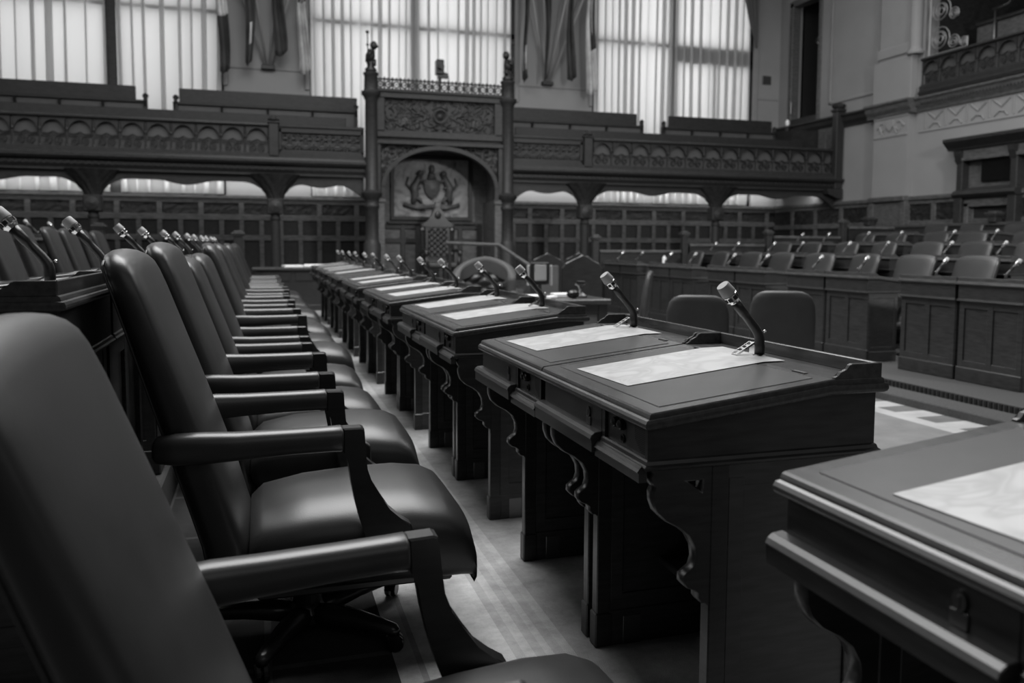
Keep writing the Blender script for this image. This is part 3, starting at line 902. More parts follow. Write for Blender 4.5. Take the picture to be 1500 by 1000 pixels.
# carved solid panels next to the canopy
for xa, xb, nm in ((.36, 1.98, 'left'), (5.02, 6.62, 'right')):
    t = thing('carved_gallery_panel', f'carved lattice panel of the gallery front just {nm} of the canopy', 'panel', (xa, YG, 2.86), group='carved gallery panels')
    Ln = xb-xa
    m = MB(); m.box(0, Ln, 0, .05, 0, .10, .01); m.box(0, Ln, 0, .05, .42, .58, .01); m.box(0, .06, 0, .05, .05, .5, .008); m.box(Ln-.06, Ln, 0, .05, .05, .5, .008)
    m.box(0, Ln, -.03, .07, .52, .58, .01)
    m.build('panel_frame', M['wood_far'], t)
    def rel(u, v):
        h = .8*carve(abs((u*5)%1-.5)*3.2, v*2.2, 4.0)
        return (.05+u*(Ln-.1), .045-.022*h, .09+.35*v)
    MB().grid(rel, 130, 34).build('carved_relief', M['wood_far'], t, smooth=True)
for px_, nm in ((.27, 'left'), (6.72, 'right')):
    t = thing('gallery_post', f'small capped post on the gallery front, {nm} of the canopy between panel and arcade', 'post', (px_, YG-.04, 2.82), group='gallery posts')
    MB().box(-.09, .09, -.05, .06, 0, .62, .012).build('shaft', M['wood_far'], t)
    m = MB(); m.box(-.11, .11, -.07, .08, .62, .66, .01); m.lathe([(.09, 0), (.11, .03), (.06, .09), (.0, .11)], (0, 0, .66), 10); m.build('cap', M['wood_far'], t)
t = thing('newel_post', 'tall square newel with crown cap where the gallery meets the right wall', 'post', (13.03, YG-.06, 2.5))
MB().box(-.10, .10, -.09, .09, 0, 1.80, .012).build('shaft', M['wood_far'], t)
m = MB(); m.box(-.13, .13, -.12, .12, 1.80, 1.86, .01); m.lathe([(.10, 0), (.15, .06), (.16, .10), (.13, .12), (.04, .15), (.0, .16)], (0, 0, 1.86), 8); m.build('cap', M['wood_far'], t)
m = MB(); m.prism([(-.02, 0), (-.30, .10), (-.34, .22), (.1, .22), (.1, 0)], 'y', -.12, .12); m.build('bracket', M['wood_far'], t, loc=(0, 0, -.22))

# benches up in the gallery
def gbench(xa, xb, label, endl, endr):
    t = thing('gallery_bench', label, 'bench', (xa, 18.0, 2.70), group='benches in the gallery')
    Ln = xb-xa
    MB().box(endl, Ln-endr, -.03, .03, 1.28, 1.56, .012).build('top_board', M['wood_deep'], t)
    MB().box(0, Ln, .0, .04, .5, 1.28).build('back_panel', M['seat_cloth'], t)
    MB().box(0, Ln, -.05, .05, 1.24, 1.29, .008).build('back_rail', M['wood_deep'], t)
    n = max(2, int(Ln/.75))
    for i in range(n+1):
        x = min(Ln-.03, .03+i*(Ln-.06)/n)
        m = MB(); m.prism([(-.09, 1.24), (.0, 1.24), (.0, .5), (-.03, .5), (-.03, 1.12)], 'x', x-.02, x+.02); m.build('bracket', M['wood_deep'], t)
    MB().box(0, Ln, -.45, .0, .45, .50, .01).build('seat', M['wood_deep'], t)
    for x in (.02, Ln-.06):
        m = MB(); m.box(x, x+.06, -.46, .02, 0, .52, .006); m.box(x, x+.07, -.05, .05, .5, 1.34, .006); m.lathe([(.05, 0), (.06, .05), (.035, .08), (0, .1)], (x+.035, 0, 1.34), 8)
        m.build('bench_end', M['wood_deep'], t)
gbench(-6.0, -2.12, 'long high-backed gallery bench under the leftmost window', 0, .2)
gbench(-1.64, 2.02, 'long high-backed gallery bench below the left pier flags', .12, .0)
gbench(5.02, 8.74, 'long high-backed gallery bench just right of the canopy', .0, .16)
gbench(9.24, 12.40, 'long high-backed gallery bench under the rightmost window', .18, .12)
for xa, xb, nm in ((XL+.1, 1.7, 'left'), (5.3, 12.6, 'right')):
    t = thing('gallery_front_bench', f'low dark front bench back just above the {nm} gallery rail', 'bench', (xa, 17.15, 2.70))
    MB().box(0, xb-xa, 0, .05, 0, 1.0, .01).build('back_board', M['wood_deep'], t)
    MB().box(0, xb-xa, -.45, 0, .40, .45, .01).build('seat', M['wood_deep'], t)

# ---- speaker's canopy
t = thing('carved_canopy', 'tall carved oak canopy with arch and two posts over the ornate throne', 'canopy', (3.49, YG-.15, 0))
for sx, nm in ((-1.38, 'l'), (1.40, 'r')):
    m = MB(); m.lathe([(.17, 0), (.17, 1.15), (.145, 1.2), (.13, 1.25), (.125, 1.85), (.15, 1.88), (.15, 1.92), (.13, 1.95), (.15, 2.05), (.20, 2.10), (.21, 2.16), (.15, 2.20), (.125, 2.24), (.12, 3.95), (.14, 3.98), (.15, 4.02), (.19, 4.06), (.19, 4.12), (.14, 4.14), (.13, 4.42), (.15, 4.44), (.15, 4.48), (.0, 4.48)], (sx, 0, 0), 14)
    p = m.build('post', M['wood_far'], t); smooth_by_angle(p, 50)
    m = MB()   # seated heraldic beast holding a staff
    s = 1 if sx < 0 else -1
    m.lathe([(.10, 0), (.12, .06), (.07, .12), (.09, .2), (.05, .22)], (sx, 0, 4.48), 8)
    m.tube([(sx-.02*s, .03, 4.68), (sx-.01*s, .0, 4.80), (sx+.02*s, -.02, 4.92)], [.085, .095, .06], 8)
    m.ball((sx+.05*s, -.05, 4.99), (.075, .075, .085), 8, 6)
    m.tube([(sx+.02*s, -.06, 4.86), (sx-.06*s, -.13, 4.80)], [.035, .025], 6); m.tube([(sx+.05*s, -.08, 4.70), (sx+.06*s, -.12, 4.60)], [.05, .03], 6)
    m.ball((sx+.10*s, -.10, 4.97), (.04, .03, .03), 6, 4)
    b = m.build('heraldic_figure', M['iron'], p, smooth=True)
    m = MB(); m.tube([(sx-.07*s, -.13, 4.60), (sx-.08*s, -.13, 5.20)], .012, 6); m.ball((sx-.08*s, -.13, 5.22), .035, 6, 4); m.ball((sx-.08*s, -.13, 4.98), .028, 6, 4)
    m.build('staff', M['iron'], p, smooth=True)
# upper frame and frieze
m = MB()
m.box(-1.30, 1.30, -.02, .12, 3.26, 3.40, .01); m.box(-1.30, 1.30, -.06, .12, 3.12, 3.20, .01); m.box(-1.30, 1.30, -.04, .12, 4.02, 4.14, .01)
m.box(-1.30, 1.30, -.08, .10, 4.13, 4.17, .01)
m.box(-1.30, -1.12, -.02, .12, 3.36, 4.06, .01); m.box(1.12, 1.30, -.02, .12, 3.36, 4.06, .01)
m.box(-1.30, -1.20, -.03, .10, 2.1, 3.15, .01); m.box(1.20, 1.30, -.03, .10, 2.1, 3.15, .01)
m.box(-1.30, 1.30, .06, .60, 3.15, 4.05)
m.build('entablature', M['wood_far'], t)
def frz(u, v):
    c = abs(u-.5)*2; rr = math.hypot((u-.5)*2.24, (v-.5)*.62)
    h = .75*carve(c*3.4, v*1.9, 1.0)+.25*math.sin(13*c*(1.2-abs(v-.5))+2*v)
    if rr < .15: h = 1.6 if rr > .11 else .6+.6*math.cos(rr*30)
    elif rr < .18: h = -.4
    return (-1.12+2.24*u, .055-.045*h, 3.40+.62*v)
MB().grid(frz, 170, 54).build('carved_frieze', M['wood_far'], t, smooth=True)
# arch
R_, zc, zs = 1.20, 2.28, .78
def arcpt(q, r, k): return (r*math.cos(q), zc+k*math.sin(q))
outer = [arcpt(PI*i/28, 1.20, .84) for i in range(29)]; inner = [arcpt(PI*i/28, 1.12, .76) for i in range(29)]
m = MB(); m.prism(outer+inner[::-1], 'y', -.06, .12)
m.box(-1.20, -1.12, -.06, .12, 2.06, 2.29); m.box(1.12, 1.20, -.06, .12, 2.06, 2.29)
m.build('arch', M['wood_far'], t)
for s in (-1, 1):
    def spd(u, v, s=s):
        x = 1.20*u
        zl = zc+.84*math.sqrt(max(0, 1-u*u))
        z = zl+(3.12-zl)*v
        return (s*x, .05-.022*carve(x*3.6, z*3.6, 2.0), z)
    MB().grid(spd, 70, 24).build('carved_spandrel', M['wood_far'], t, smooth=True)
# pierced cresting
m = MB()
m.box(-1.28, 1.28, -.02, .02, 4.17, 4.20); m.box(-1.28, 1.28, -.025, .025, 4.36, 4.39)
for i in range(16):
    cx_ = -1.20+i*.16
    m.tube([(cx_+.055*math.cos(q), 0, 4.28+.06*math.sin(q)) for q in [2*PI*k/10 for k in range(10)]], .017, 5, loop=True)
    m.tube([(cx_+.08, 0, 4.20), (cx_+.08, 0, 4.36)], .018, 5)
    m.ball((cx_+.08, 0, 4.40), .022, 6, 4); m.ball((cx_, 0, 4.40), .016, 6, 4); m.ball((cx_, 0, 4.28), .022, 6, 4)
m.build('pierced_cresting', M['iron'], t)
# niche: side walls, back with panels and the arms
m = MB()
m.box(-1.28, -1.14, .0, .95, 0, 2.06); m.box(1.14, 1.28, .0, .95, 0, 2.06); m.box(-1.28, 1.28, .95, 1.05, 0, 3.2)
m.box(-1.28, -1.20, .0, .95, 2.0, 3.2); m.box(1.20, 1.28, .0, .95, 2.0, 3.2)
for s in (-1, 1):
    m.box(s*1.21-.10, s*1.21+.10, -.05, .05, 1.98, 2.08, .01); m.box(s*1.21-.08, s*1.21+.08, -.02, .02, .1, 1.98, .01)
m.build('niche', M['wood_mid'], t)
m = MB()
m.box(-.88, .88, .90, .96, 2.95, 3.02, .01); m.box(-.88, .88, .88, .96, 1.66, 1.74, .01); m.box(-.95, .95, .86, .96, 1.58, 1.63, .01)
m.box(-.88, -.80, .90, .96, 1.70, 3.0, .01); m.box(.80, .88, .90, .96, 1.70, 3.0, .01)
for x in (-1.05, -.62, -.3, .3, .62, 1.05): m.box(x-.05, x+.05, .91, .96, .2, 1.60, .008)
m.box(-1.1, 1.1, .914, .96, 1.18, 1.28, .008); m.box(-1.1, 1.1, .914, .96, 1.48, 1.57, .008)
m.build('niche_panelling', M['wood_far'], t)
def arms_bg(u, v):
    h = .7*carve(u*3.5, v*2.6, .4)
    return (-.80+1.6*u, .935-.012*h, 1.72+1.25*v)
ap = MB().grid(arms_bg, 60, 44).build('arms_panel', mat('pale_carved_oak', .15, .5, var=.3, scale=4), t, smooth=True)
m = MB()   # shield, supporters, crest, motto
sh = [(-.17, 2.52), (.17, 2.52), (.17, 2.32), (.12, 2.20), (0, 2.10), (-.12, 2.20), (-.17, 2.32)]
m.prism(sh, 'y', .86, .93, .01)
m.box(-.07, .07, .86, .93, 2.56, 2.66, .01); m.ball((0, .89, 2.74), (.06, .05, .10), 8, 6); m.tube([(-.09, .89, 2.55), (.09, .89, 2.55)], .03, 6)
for s in (-1, 1):
    m.tube([(s*.40, .90, 2.02), (s*.36, .89, 2.18), (s*.38, .88, 2.36), (s*.30, .88, 2.50), (s*.26, .87, 2.60)], [.05, .08, .09, .07, .05], 8)
    m.ball((s*.25, .86, 2.65), (.07, .05, .06), 8, 6); m.tube([(s*.33, .87, 2.46), (s*.22, .86, 2.50), (s*.17, .86, 2.44)], [.04, .03, .02], 6)
    m.tube([(s*.34, .87, 2.36), (s*.24, .86, 2.34)], [.04, .02], 6); m.tube([(s*.38, .9, 2.20), (s*.26, .88, 2.10), (s*.22, .88, 2.02)], [.06, .04, .03], 6)
    m.tube([(s*.44, .9, 2.30), (s*.54, .9, 2.42), (s*.50, .9, 2.56)], [.03, .025, .02], 6)
    m.tube([(s*.60, .91, 2.0), (s*.30, .89, 1.92), (0, .88, 1.96)], [.05, .05, .05], 6)
    m.ball((s*.25, .90, 1.95), (.16, .04, .07), 8, 6)
m.build('coat_of_arms', M['wood_mid'], ap, smooth=True)

# ---- throne on its dais
struct(bx('floor_dais', 2.2, 4.8, 14.9, YB-.1, AZ, .30, M['floor_dark'], .01))
t = thing('throne_chair', 'ornate dark throne with tufted back below the carved coat of arms', 'chair', (3.47, 16.55, .30))
m = MB(); m.box(-.26, .26, 0, .09, .45, 1.22, .01); m.prism([(-.34, 1.20), (.34, 1.20), (.34, 1.27), (.20, 1.33), (.12, 1.45), (.08, 1.58), (0, 1.64), (-.08, 1.58), (-.12, 1.45), (-.20, 1.33), (-.34, 1.27)], 'y', -.02, .08, .01)
for s in (-1, 1): m.lathe([(.05, 0), (.04, .05), (.05, .4), (.035, .45), (.045, .85), (.06, .9), (.04, .94), (.06, 1.0), (.0, 1.05)], (s*.31, .03, .25), 8)
m.ball((0, -.02, 1.45), (.07, .05, .08), 8, 6); m.box(-.06, .06, -.02, .04, 1.6, 1.72, .01)
m.build('back_frame', M['chairwood'], t)
def tuft(u, v):
    h = abs(math.sin(u*3*PI+ (v*5*PI)))*abs(math.sin(u*3*PI-(v*5*PI)))
    return (-.19+.38*u, -.012-.05*h, .62+.56*v)
MB().grid(tuft, 36, 48).build('tufted_back', M['leather'], t, smooth=True)
MB().box(-.30, .30, -.55, .05, .38, .50, .04, 3).build('seat', M['leather'], t)
for s in (-1, 1):
    m = MB(); m.tube([(s*.33, .02, .72), (s*.34, -.3, .74), (s*.34, -.52, .72), (s*.34, -.56, .64)], [.035, .04, .045, .03], 8); m.tube([(s*.33, -.48, .70), (s*.33, -.50, .3)], .03, 8)
    m.build('arm', M['chairwood'], t, smooth=True)
for sx in (-.26, .26):
    for sy in (-.5, .02):
        MB().lathe([(.05, 0), (.035, .06), (.05, .2), (.045, .38)], (sx, sy, 0), 8).build('leg', M['chairwood'], t)
# stage camera on the canopy
t = thing('broadcast_camera', 'small dark camera perched on top of the canopy before the curtain', 'camera', (3.49, YG-.10, 4.17))
MB().box(-.09, .07, -.09, .09, .36, .66, .02).build('body', M['black'], t)
MB().lathe([(.05, 0), (.06, .08), (.055, .10), (.0, .10)], (.0, -.09, .50), 10, Matrix.Rotation(PI/2, 3, 'X')).build('lens', M['black'], t)
MB().tube([(0, 0, 0), (0, 0, .36)], .03, 8).build('stand', M['iron'], t)
MB().tube([(.08, 0, .42), (.16, 0, .40), (.19, .02, .25), (.19, .02, .03)], .008, 6).build('cable', M['black'], t)
MB().box(-.05, .16, -.06, .06, .30, .40, .01).build('motor_head', M['black'], t)

# ---- right wall
def wallr(name, y0, y1, z0, z1, m_=None): return struct(bx(name, XR, XR+.35, y0, y1, z0, z1, m_ or M['plaster']))
wallr('wall_right', 3.0, YB+.4, -.1, 4.30)
wallr('wall_right_upper', 14.02, 17.36, 4.30, TOPZ)
wallr('wall_right_upper', 18.50, YB+.4, 4.30, TOPZ)
wallr('wall_right_upper', 17.36, 18.50, 7.3, TOPZ)
# door opening above the gallery
m = MB(); m.box(XR-.03, XR+.20, 17.30, 17.42, 2.7, 7.35, .01); m.box(XR-.03, XR+.20, 18.44, 18.58, 2.7, 7.35, .01); m.box(XR-.03, XR+.2, 17.3, 18.58, 7.25, 7.40, .01)
d = struct(m.build('door_1', M['wood_mid']))
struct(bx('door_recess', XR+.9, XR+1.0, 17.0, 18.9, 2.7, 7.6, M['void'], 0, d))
struct(bx('door_leaf', XR-.02, XR+.04, 17.42, 18.44, 3.2, 4.4, M['wood_deep'], 0, d))
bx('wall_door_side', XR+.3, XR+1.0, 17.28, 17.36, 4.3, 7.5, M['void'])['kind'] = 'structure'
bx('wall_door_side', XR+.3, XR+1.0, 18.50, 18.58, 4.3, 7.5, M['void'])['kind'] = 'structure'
MB().box(XR-.05, XR-.01, 18.40, 18.44, 4.55, 4.85, .01).build('door_handle', M['brass'], d)
t = thing('wall_lamp', 'small bright spot lamp hanging inside the dark doorway above the gallery', 'lamp', (XR+.22, 17.72, 6.22))
MB().lathe([(.01, .16), (.05, .12), (.09, .0), (.085, 0), (.045, .11)], n=12).build('shade', M['iron'], t)
MB().ball((0, 0, .03), .06).build('bulb', M['bottle'], t)
MB().tube([(0, 0, .14), (.0, -.15, .25), (0, -.38, .27)], .012, 6).build('arm', M['iron'], t)
# moulded plaster panel, cornice, pilaster
m = MB()
for (ya, yb, za, zb) in ((15.30, 16.95, 4.55, 4.62), (15.30, 15.37, 4.55, 8.2), (16.88, 16.95, 4.55, 8.2)): m.box(XR-.035, XR, ya, yb, za, zb, .012)
struct(m.build('trim_8', M['plaster_trim']))
m = MB()
cp_ = [(XR, 3.94), (XR-.04, 3.95), (XR-.05, 4.0), (XR-.10, 4.08), (XR-.12, 4.16), (XR-.16, 4.20), (XR-.16, 4.24), (XR, 4.26)]
m.prism(cp_, 'y', 15.3, 19.0)
struct(m.build('trim_9', M['wood_far']))
m = MB()
q = [(x-.16 if x < XR else x, z) for x, z in cp_]
m.prism([(XR+.0, 3.94)]+[(x, z) for x, z in q[1:-1]]+[(XR, 4.26)], 'y', 14.10, 15.40)
m.prism(cp_, 'y', 3.0, 14.1)
struct(m.build('trim_10', M['wood_mid']))
m = MB()
m.box(XR-.16, XR, 14.22, 15.22, 2.2, 3.95); m.box(XR-.18, XR, 14.17, 15.27, 4.24, 5.14, .01); m.box(XR-.13, XR, 14.28, 15.16, 5.14, TOPZ)
m.box(XR-.17, XR, 14.24, 15.20, 5.20, 5.42, .02)
m.lathe([(.16, 0), (.17, .04), (.13, .09), (.12, .14), (.115, 3.4)], (XR-.10, 14.16, 5.14), 14)
struct(m.build('trim_11', M['plaster']))
m = MB(); 
m.box(XR-.18, XR-.15, 14.22, 15.22, 3.50, 3.56, .008); m.box(XR-.18, XR-.15, 14.22, 15.22, 3.90, 3.95, .008)
m.prism([(14.60, 3.86), (14.84, 3.86), (14.84, 3.74), (14.72, 3.62), (14.60, 3.74)], 'x', XR-.20, XR-.15, .012)
for s in (-1, 1):
    m.tube([(XR-.165, 14.72+s*q*.40, 3.66+.10*math.sin(q*9)) for q in [i/12 for i in range(13)]], .022, 6)
    m.tube([(XR-.165, 14.72+s*(.25+.09*math.cos(q)), 3.73+.09*math.sin(q)) for q in [i*.5 for i in range(12)]], .018, 6)
struct(m.build('trim_12', M['plaster_trim']))
# ornamented plaster frieze under the balcony
m = MB()
m.box(XR-.02, XR, 5.0, 14.08, 3.52, 3.56, .006)
y = 13.9
while y > 6:
    m.tube([(XR-.012, y, 3.58), (XR-.012, y, 3.92)], .012, 5)
    m.tube([(XR-.012, y-.08, 3.90), (XR-.012, y-.26, 3.76), (XR-.012, y-.44, 3.90)], .016, 5)
    m.tube([(XR-.012, y-.10, 3.60), (XR-.012, y-.22, 3.68), (XR-.012, y-.34, 3.66), (XR-.012, y-.40, 3.58)], .014, 5)
    y -= .52
struct(m.build('trim_13', M['plaster_trim']))
# wainscot along the right wall
struct(bx('wall_right_wainscot', XR-.04, XR, 5.0, YB, -.1, 2.14, M['wood_deep']))
m = MB()
m.box(XR-.12, XR, 5.0, YB, 2.12, 2.21, .015); m.box(XR-.08, XR, 5.0, YB, 2.04, 2.13, .008); m.box(XR-.08, XR, 5.0, YB, 1.58, 1.70, .008); m.box(XR-.08, XR, 5.0, YB, 1.2, 1.28, .008)
m.box(XR-.24, XR-.1, 14.18, 15.26, 2.12, 2.23, .015)
y = 6.1
while y < 19:
    m.box(XR-.075, XR, y-.06, y+.06, 0, 2.1, .008); y += .93
m.box(XR-.165, XR, 14.25, 15.2, 0, 2.13); m.box(XR-.20, XR, 14.18, 14.32, 0, 2.14, .008); m.box(XR-.20, XR, 15.12, 15.26, 0, 2.14, .008)
struct(m.build('trim_14', M['wood_mid']))
m = MB()
y = 6.1
while y < 18.2:
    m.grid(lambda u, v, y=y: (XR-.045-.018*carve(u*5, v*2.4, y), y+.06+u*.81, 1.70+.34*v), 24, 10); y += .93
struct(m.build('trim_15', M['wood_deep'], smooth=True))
# balcony in the right wall
struct(bx('balcony_floor', XR, XR+3.2, 3.0, 14.02, 4.10, 4.30, M['wood_deep']))
struct(bx('wall_balcony', XR+3.2, XR+3.4, 3.0, 14.4, 4.2, TOPZ, M['wood_deep']))
struct(bx('wall_balcony_end', XR+.35, XR+3.3, 14.02, 14.2, 4.2, TOPZ, M['wood_deep']))
m = MB()
m.prism([(XR, 4.26), (XR-.10, 4.27), (XR-.12, 4.33), (XR-.08, 4.37), (XR-.09, 4.45), (XR-.05, 4.47), (XR, 4.47)], 'y', 3.0, 14.04)
struct(m.build('trim_16', M['wood_far']))
m = MB(); y = 13.9
while y > 8: m.box(XR-.11, XR-.06, y, y+.035, 4.08, 4.16); y -= .075
struct(m.build('trim_17', M['wood_deep']))
balustrade('balcony_balustrade', 'arcaded dark balustrade of the balcony on the right wall', 0, 13, .45, (XR-.02, 14.02, 4.47), -PI/2, .50, True)
t = thing('balcony_bench', 'dark stepped bench backs inside the balcony on the right wall', 'bench', (XR+.9, 8.0, 4.30))
MB().box(0, .06, 0, 5.6, 0, 1.35, .01).build('back_board', M['wood_mid'], t)
MB().box(.8, .86, 0, 5.2, 0, 1.9, .01).build('upper_back_board', M['wood_deep'], t)
MB().box(-.05, .10, 0, 5.6, 1.33, 1.40, .01).build('rail', M['chairwood'], t)
for i in range(5): MB().box(-.04, .0, .3+i*1.2, .36+i*1.2, .6, 1.36).build('bracket', M['chairwood'], t)
m = MB(); m.tube([(XR+.5, 12.85, 5.75), (XR+.5, 12.5, 5.77), (XR+.5, 12.3, 5.95), (XR+.5, 12.1, 6.2), (XR+.5, 11.8, 6.26), (XR+.5, 11.5, 6.2)], .03, 8)
m.tube([(XR+.5, 12.8, 5.75), (XR+.5, 12.8, 4.3)], .02, 6); m.tube([(XR+.5, 11.6, 6.22), (XR+.5, 11.6, 4.3)], .02, 6)
o = m.build('curved_handrail', M['brass'], smooth=True); tag(o, 'curved brass handrail inside the balcony near the scrolled screen', 'handrail')
# scrolled iron screen at the balcony end
t = thing('scrollwork_screen', 'pale scrolled ironwork screen standing on the balcony rail beside the pilaster', 'screen', (XR-.02, 13.88, 5.03))
m = MB(); m.tube([(0, 0, 1.9), (0, 0, .9), (0, 0, .02), (0, -.02, .01), (0, -.5, .01), (0, -.94, .01), (0, -.95, .03), (0, -.95, .20)], .018, 6); m.build('frame', M['grille'], t)
def spiral(cy, cz, R, turns=2.6, s=1, a0=0, rad=.012):
    pts = []
    for k in range(34):
        q = a0+s*k/33*turns*2*PI; r = R*(.12+.88*k/33)
        pts.append((0, cy+r*math.cos(q), cz+r*math.sin(q)))
    m = MB(); m.tube(pts, rad, 5); m.build('scroll', M['grille'], t, smooth=True)
for cz in (.30, .86, 1.42): spiral(-.27, cz, .26); spiral(-.27, cz, .17, 1.2, -1, 1.0, .01)
spiral(-.62, .17, .15); spiral(-.60, .72, .13); spiral(-.86, .12, .10); spiral(-.56, 1.25, .10)

# panelled overmantel with a screen
t = thing('panelled_doorcase', 'tall carved doorcase on the right wall with a dark screen in its upper niche', 'doorcase', (XR, 12.2, 0))
m = MB()
pr = [(0, 3.02), (-.24, 3.02), (-.26, 3.06), (-.34, 3.14), (-.38, 3.18), (-.38, 3.24), (0, 3.26)]
m.prism(pr, 'y', -1.1, .86); m.build('cornice', M['wood_far'], t)
m = MB(); m.box(-.20, 0, -1.0, .70, 2.84, 3.03, .01); m.box(-.24, 0, -1.0, .70, 2.80, 2.86, .01); m.build('frieze', M['wood_mid'], t)
for s in (.58, -.62):
    m = MB(); m.box(-.22, 0, s-.07, s+.07, 2.1, 2.88, .01); m.box(-.24, 0, s-.09, s+.09, 0, 2.1, .01); m.prism([(0, 3.0), (-.30, 3.0), (-.28, 2.9), (-.22, 2.75), (0, 2.75)], 'y', s-.06, s+.08)
    m.build('pilaster', M['wood_far'], t)
m = MB(); m.box(-.05, 0, -.58, .52, 2.24, 2.82); m.build('niche_back', M['wood_mid'], t)
m = MB(); m.prism([(0, 2.30), (-.06, 2.30), (-.26, 2.22), (-.30, 2.16), (-.24, 2.10), (0, 2.10)], 'y', -.72, .68); m.build('sloping_shelf', M['wood_far'], t)
m = MB(); m.box(-.16, 0, -.60, .52, 1.92, 2.10, .01); m.box(-.16, 0, .40, .52, 0, 2.0, .01); m.box(-.16, 0, -.62, -.48, 0, 2.0, .01); m.build('door_frame', M['wood_mid'], t)
m = MB(); m.box(-.06, 0, -.50, .42, 0, 1.93); m.build('door', M['wood_deep'], t)
t = thing('wall_screen', 'flat dark screen in the niche of the carved doorcase', 'screen', (XR-.06, 12.05, 2.63))
MB().box(-.05, 0, -.33, .33, -.24, .22, .008).build('casing', M['black'], t)
MB().box(-.054, -.049, -.31, .31, -.22, .20).build('display', M['screen'], t)
# small wall fittings
o = MB().box(12.64, 12.90, YB-.03, YB, 5.38, 5.60, .008).build('wall_sign', M['panelplate']); tag(o, 'small dark framed plate on the back wall beside the upper doorway', 'sign')
t = thing('statuette', 'small white-headed statuette at the right end of the rear gallery bench', 'statuette', (12.76, 18.02, 4.00))
MB().lathe([(.07, 0), (.05, .06), (.06, .14), (.03, .18)], n=10).build('body', M['iron'], t)
MB().ball((0, 0, .25), (.05, .05, .09)).build('head', M['bottle'], t)
struct(bx('gallery_end_step', 12.40, XR, 17.3, YB, 2.7, 3.98, M['wood_deep']))
# wood panelling at the right end of the gallery
m = MB(); m.box(XR-.05, XR, 16.56, 17.28, 2.7, 4.0, .005)
for za, zb in ((2.9, 3.4), (3.5, 3.86)):
    for ya in (16.64, 16.98): m.box(XR-.065, XR-.04, ya, ya+.24, za, zb, .008)
struct(m.build('trim_18', M['wood_mid']))

# ---- rails and posts around the banks
def post(x, y, z, h, label, w=.11, cat='post'):
    t = thing('bank_post', label, cat, (x, y, z), group='square posts ending the banks of desks')
    MB().box(-w/2, w/2, -w/2, w/2, 0, h-.09, .008).build('shaft', M['wood'], t)
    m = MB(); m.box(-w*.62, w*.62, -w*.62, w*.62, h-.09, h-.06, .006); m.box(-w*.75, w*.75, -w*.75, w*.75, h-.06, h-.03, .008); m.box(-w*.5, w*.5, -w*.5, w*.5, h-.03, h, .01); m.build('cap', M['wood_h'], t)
post(5.72, 13.62, 0, 1.34, 'dark square post at the far end of the first row across the floor')
post(7.5, 13.62, .16, 1.26, 'dark square post at the far end of the second row across the floor')
post(9.3, 13.62, .34, 1.12, 'dark square post at the far end of the third row across the floor')
post(11.0, 13.62, .53, 1.15, 'dark square post at the far end of the fourth row across the floor')
post(12.875, 15.1, 1.612, .20, 'flat-capped dark post on the rear rail beneath the plaster pilaster', .17)
post(12.875, 11.85, 1.612, .20, 'flat-capped dark post on the rear rail in front of the carved doorcase', .17)
post(-.35, 14.1, 0, 1.36, 'dark square post at the far end of the raised row left of the armchairs', .14)
post(-2.4, 14.1, .16, 1.30, 'dark square post at the far end of the uppermost row at the left', .14)
t = thing('rear_rail', 'long dark panelled rail behind the last row across the floor', 'rail', (12.885, 7.0, .53))
MB().box(-.02, .02, 0, 8.4, 0, 1.02).build('panelling', M['wood'], t)
MB().box(-.05, .03, 0, 8.4, 1.02, 1.08, .01).build('top_rail', M['wood_h'], t)
t = thing('end_rail', 'dark panelled rail closing the far end of the banks across the floor', 'rail', (5.8, 13.62, 0))
for x0, x1, z0, z1 in ((0.0, 1.62, 0, 1.02), (1.80, 3.40, .14, 1.14), (3.60, 5.12, .32, 1.30), (5.30, 6.4, .5, 1.5)):
    p = MB().box(x0, x1, -.03, .03, z0, z1).build('panelling', M['wood_deep'], t)
    MB().box(x0, x1, -.05, .05, z1, z1+.05, .008).build('top_rail', M['wood_mid'], p)

# ---- end table with papers at the far end of the near row
t = thing('end_table', 'dark panelled table across the far end of the row of armchairs', 'table', (.0, 14.55, 0))
MB().box(-.15, 1.15, -.05, .62, .70, .745, .01).build('tabletop', M['wood_h'], t)
m = MB(); m.box(-.10, 1.10, 0, .57, 0, .70); m.box(-.11, 1.11, -.02, .58, 0, .10, .006); m.build('body', M['wood'], t)
for x in (.02, .56): MB().box(x, x+.46, -.015, 0, .52, .66, .004).build('drawer', M['wood'], t)
o = MB().box(-.16, .16, -.12, .12, 0, .04, .006).build('paper_stack', M['paper_plain'], loc=(.52, 14.75, .746)); o.rotation_euler.z = .2; tag(o, 'small grey stack of papers on the table at the far end, left one', 'papers')
o = MB().box(-.20, .20, -.14, .14, 0, .05, .01).build('paper_stack', M['paper_plain'], loc=(.92, 14.85, .746)); o.rotation_euler.z = -.1; tag(o, 'white stack of papers on the table at the far end, right one', 'papers')

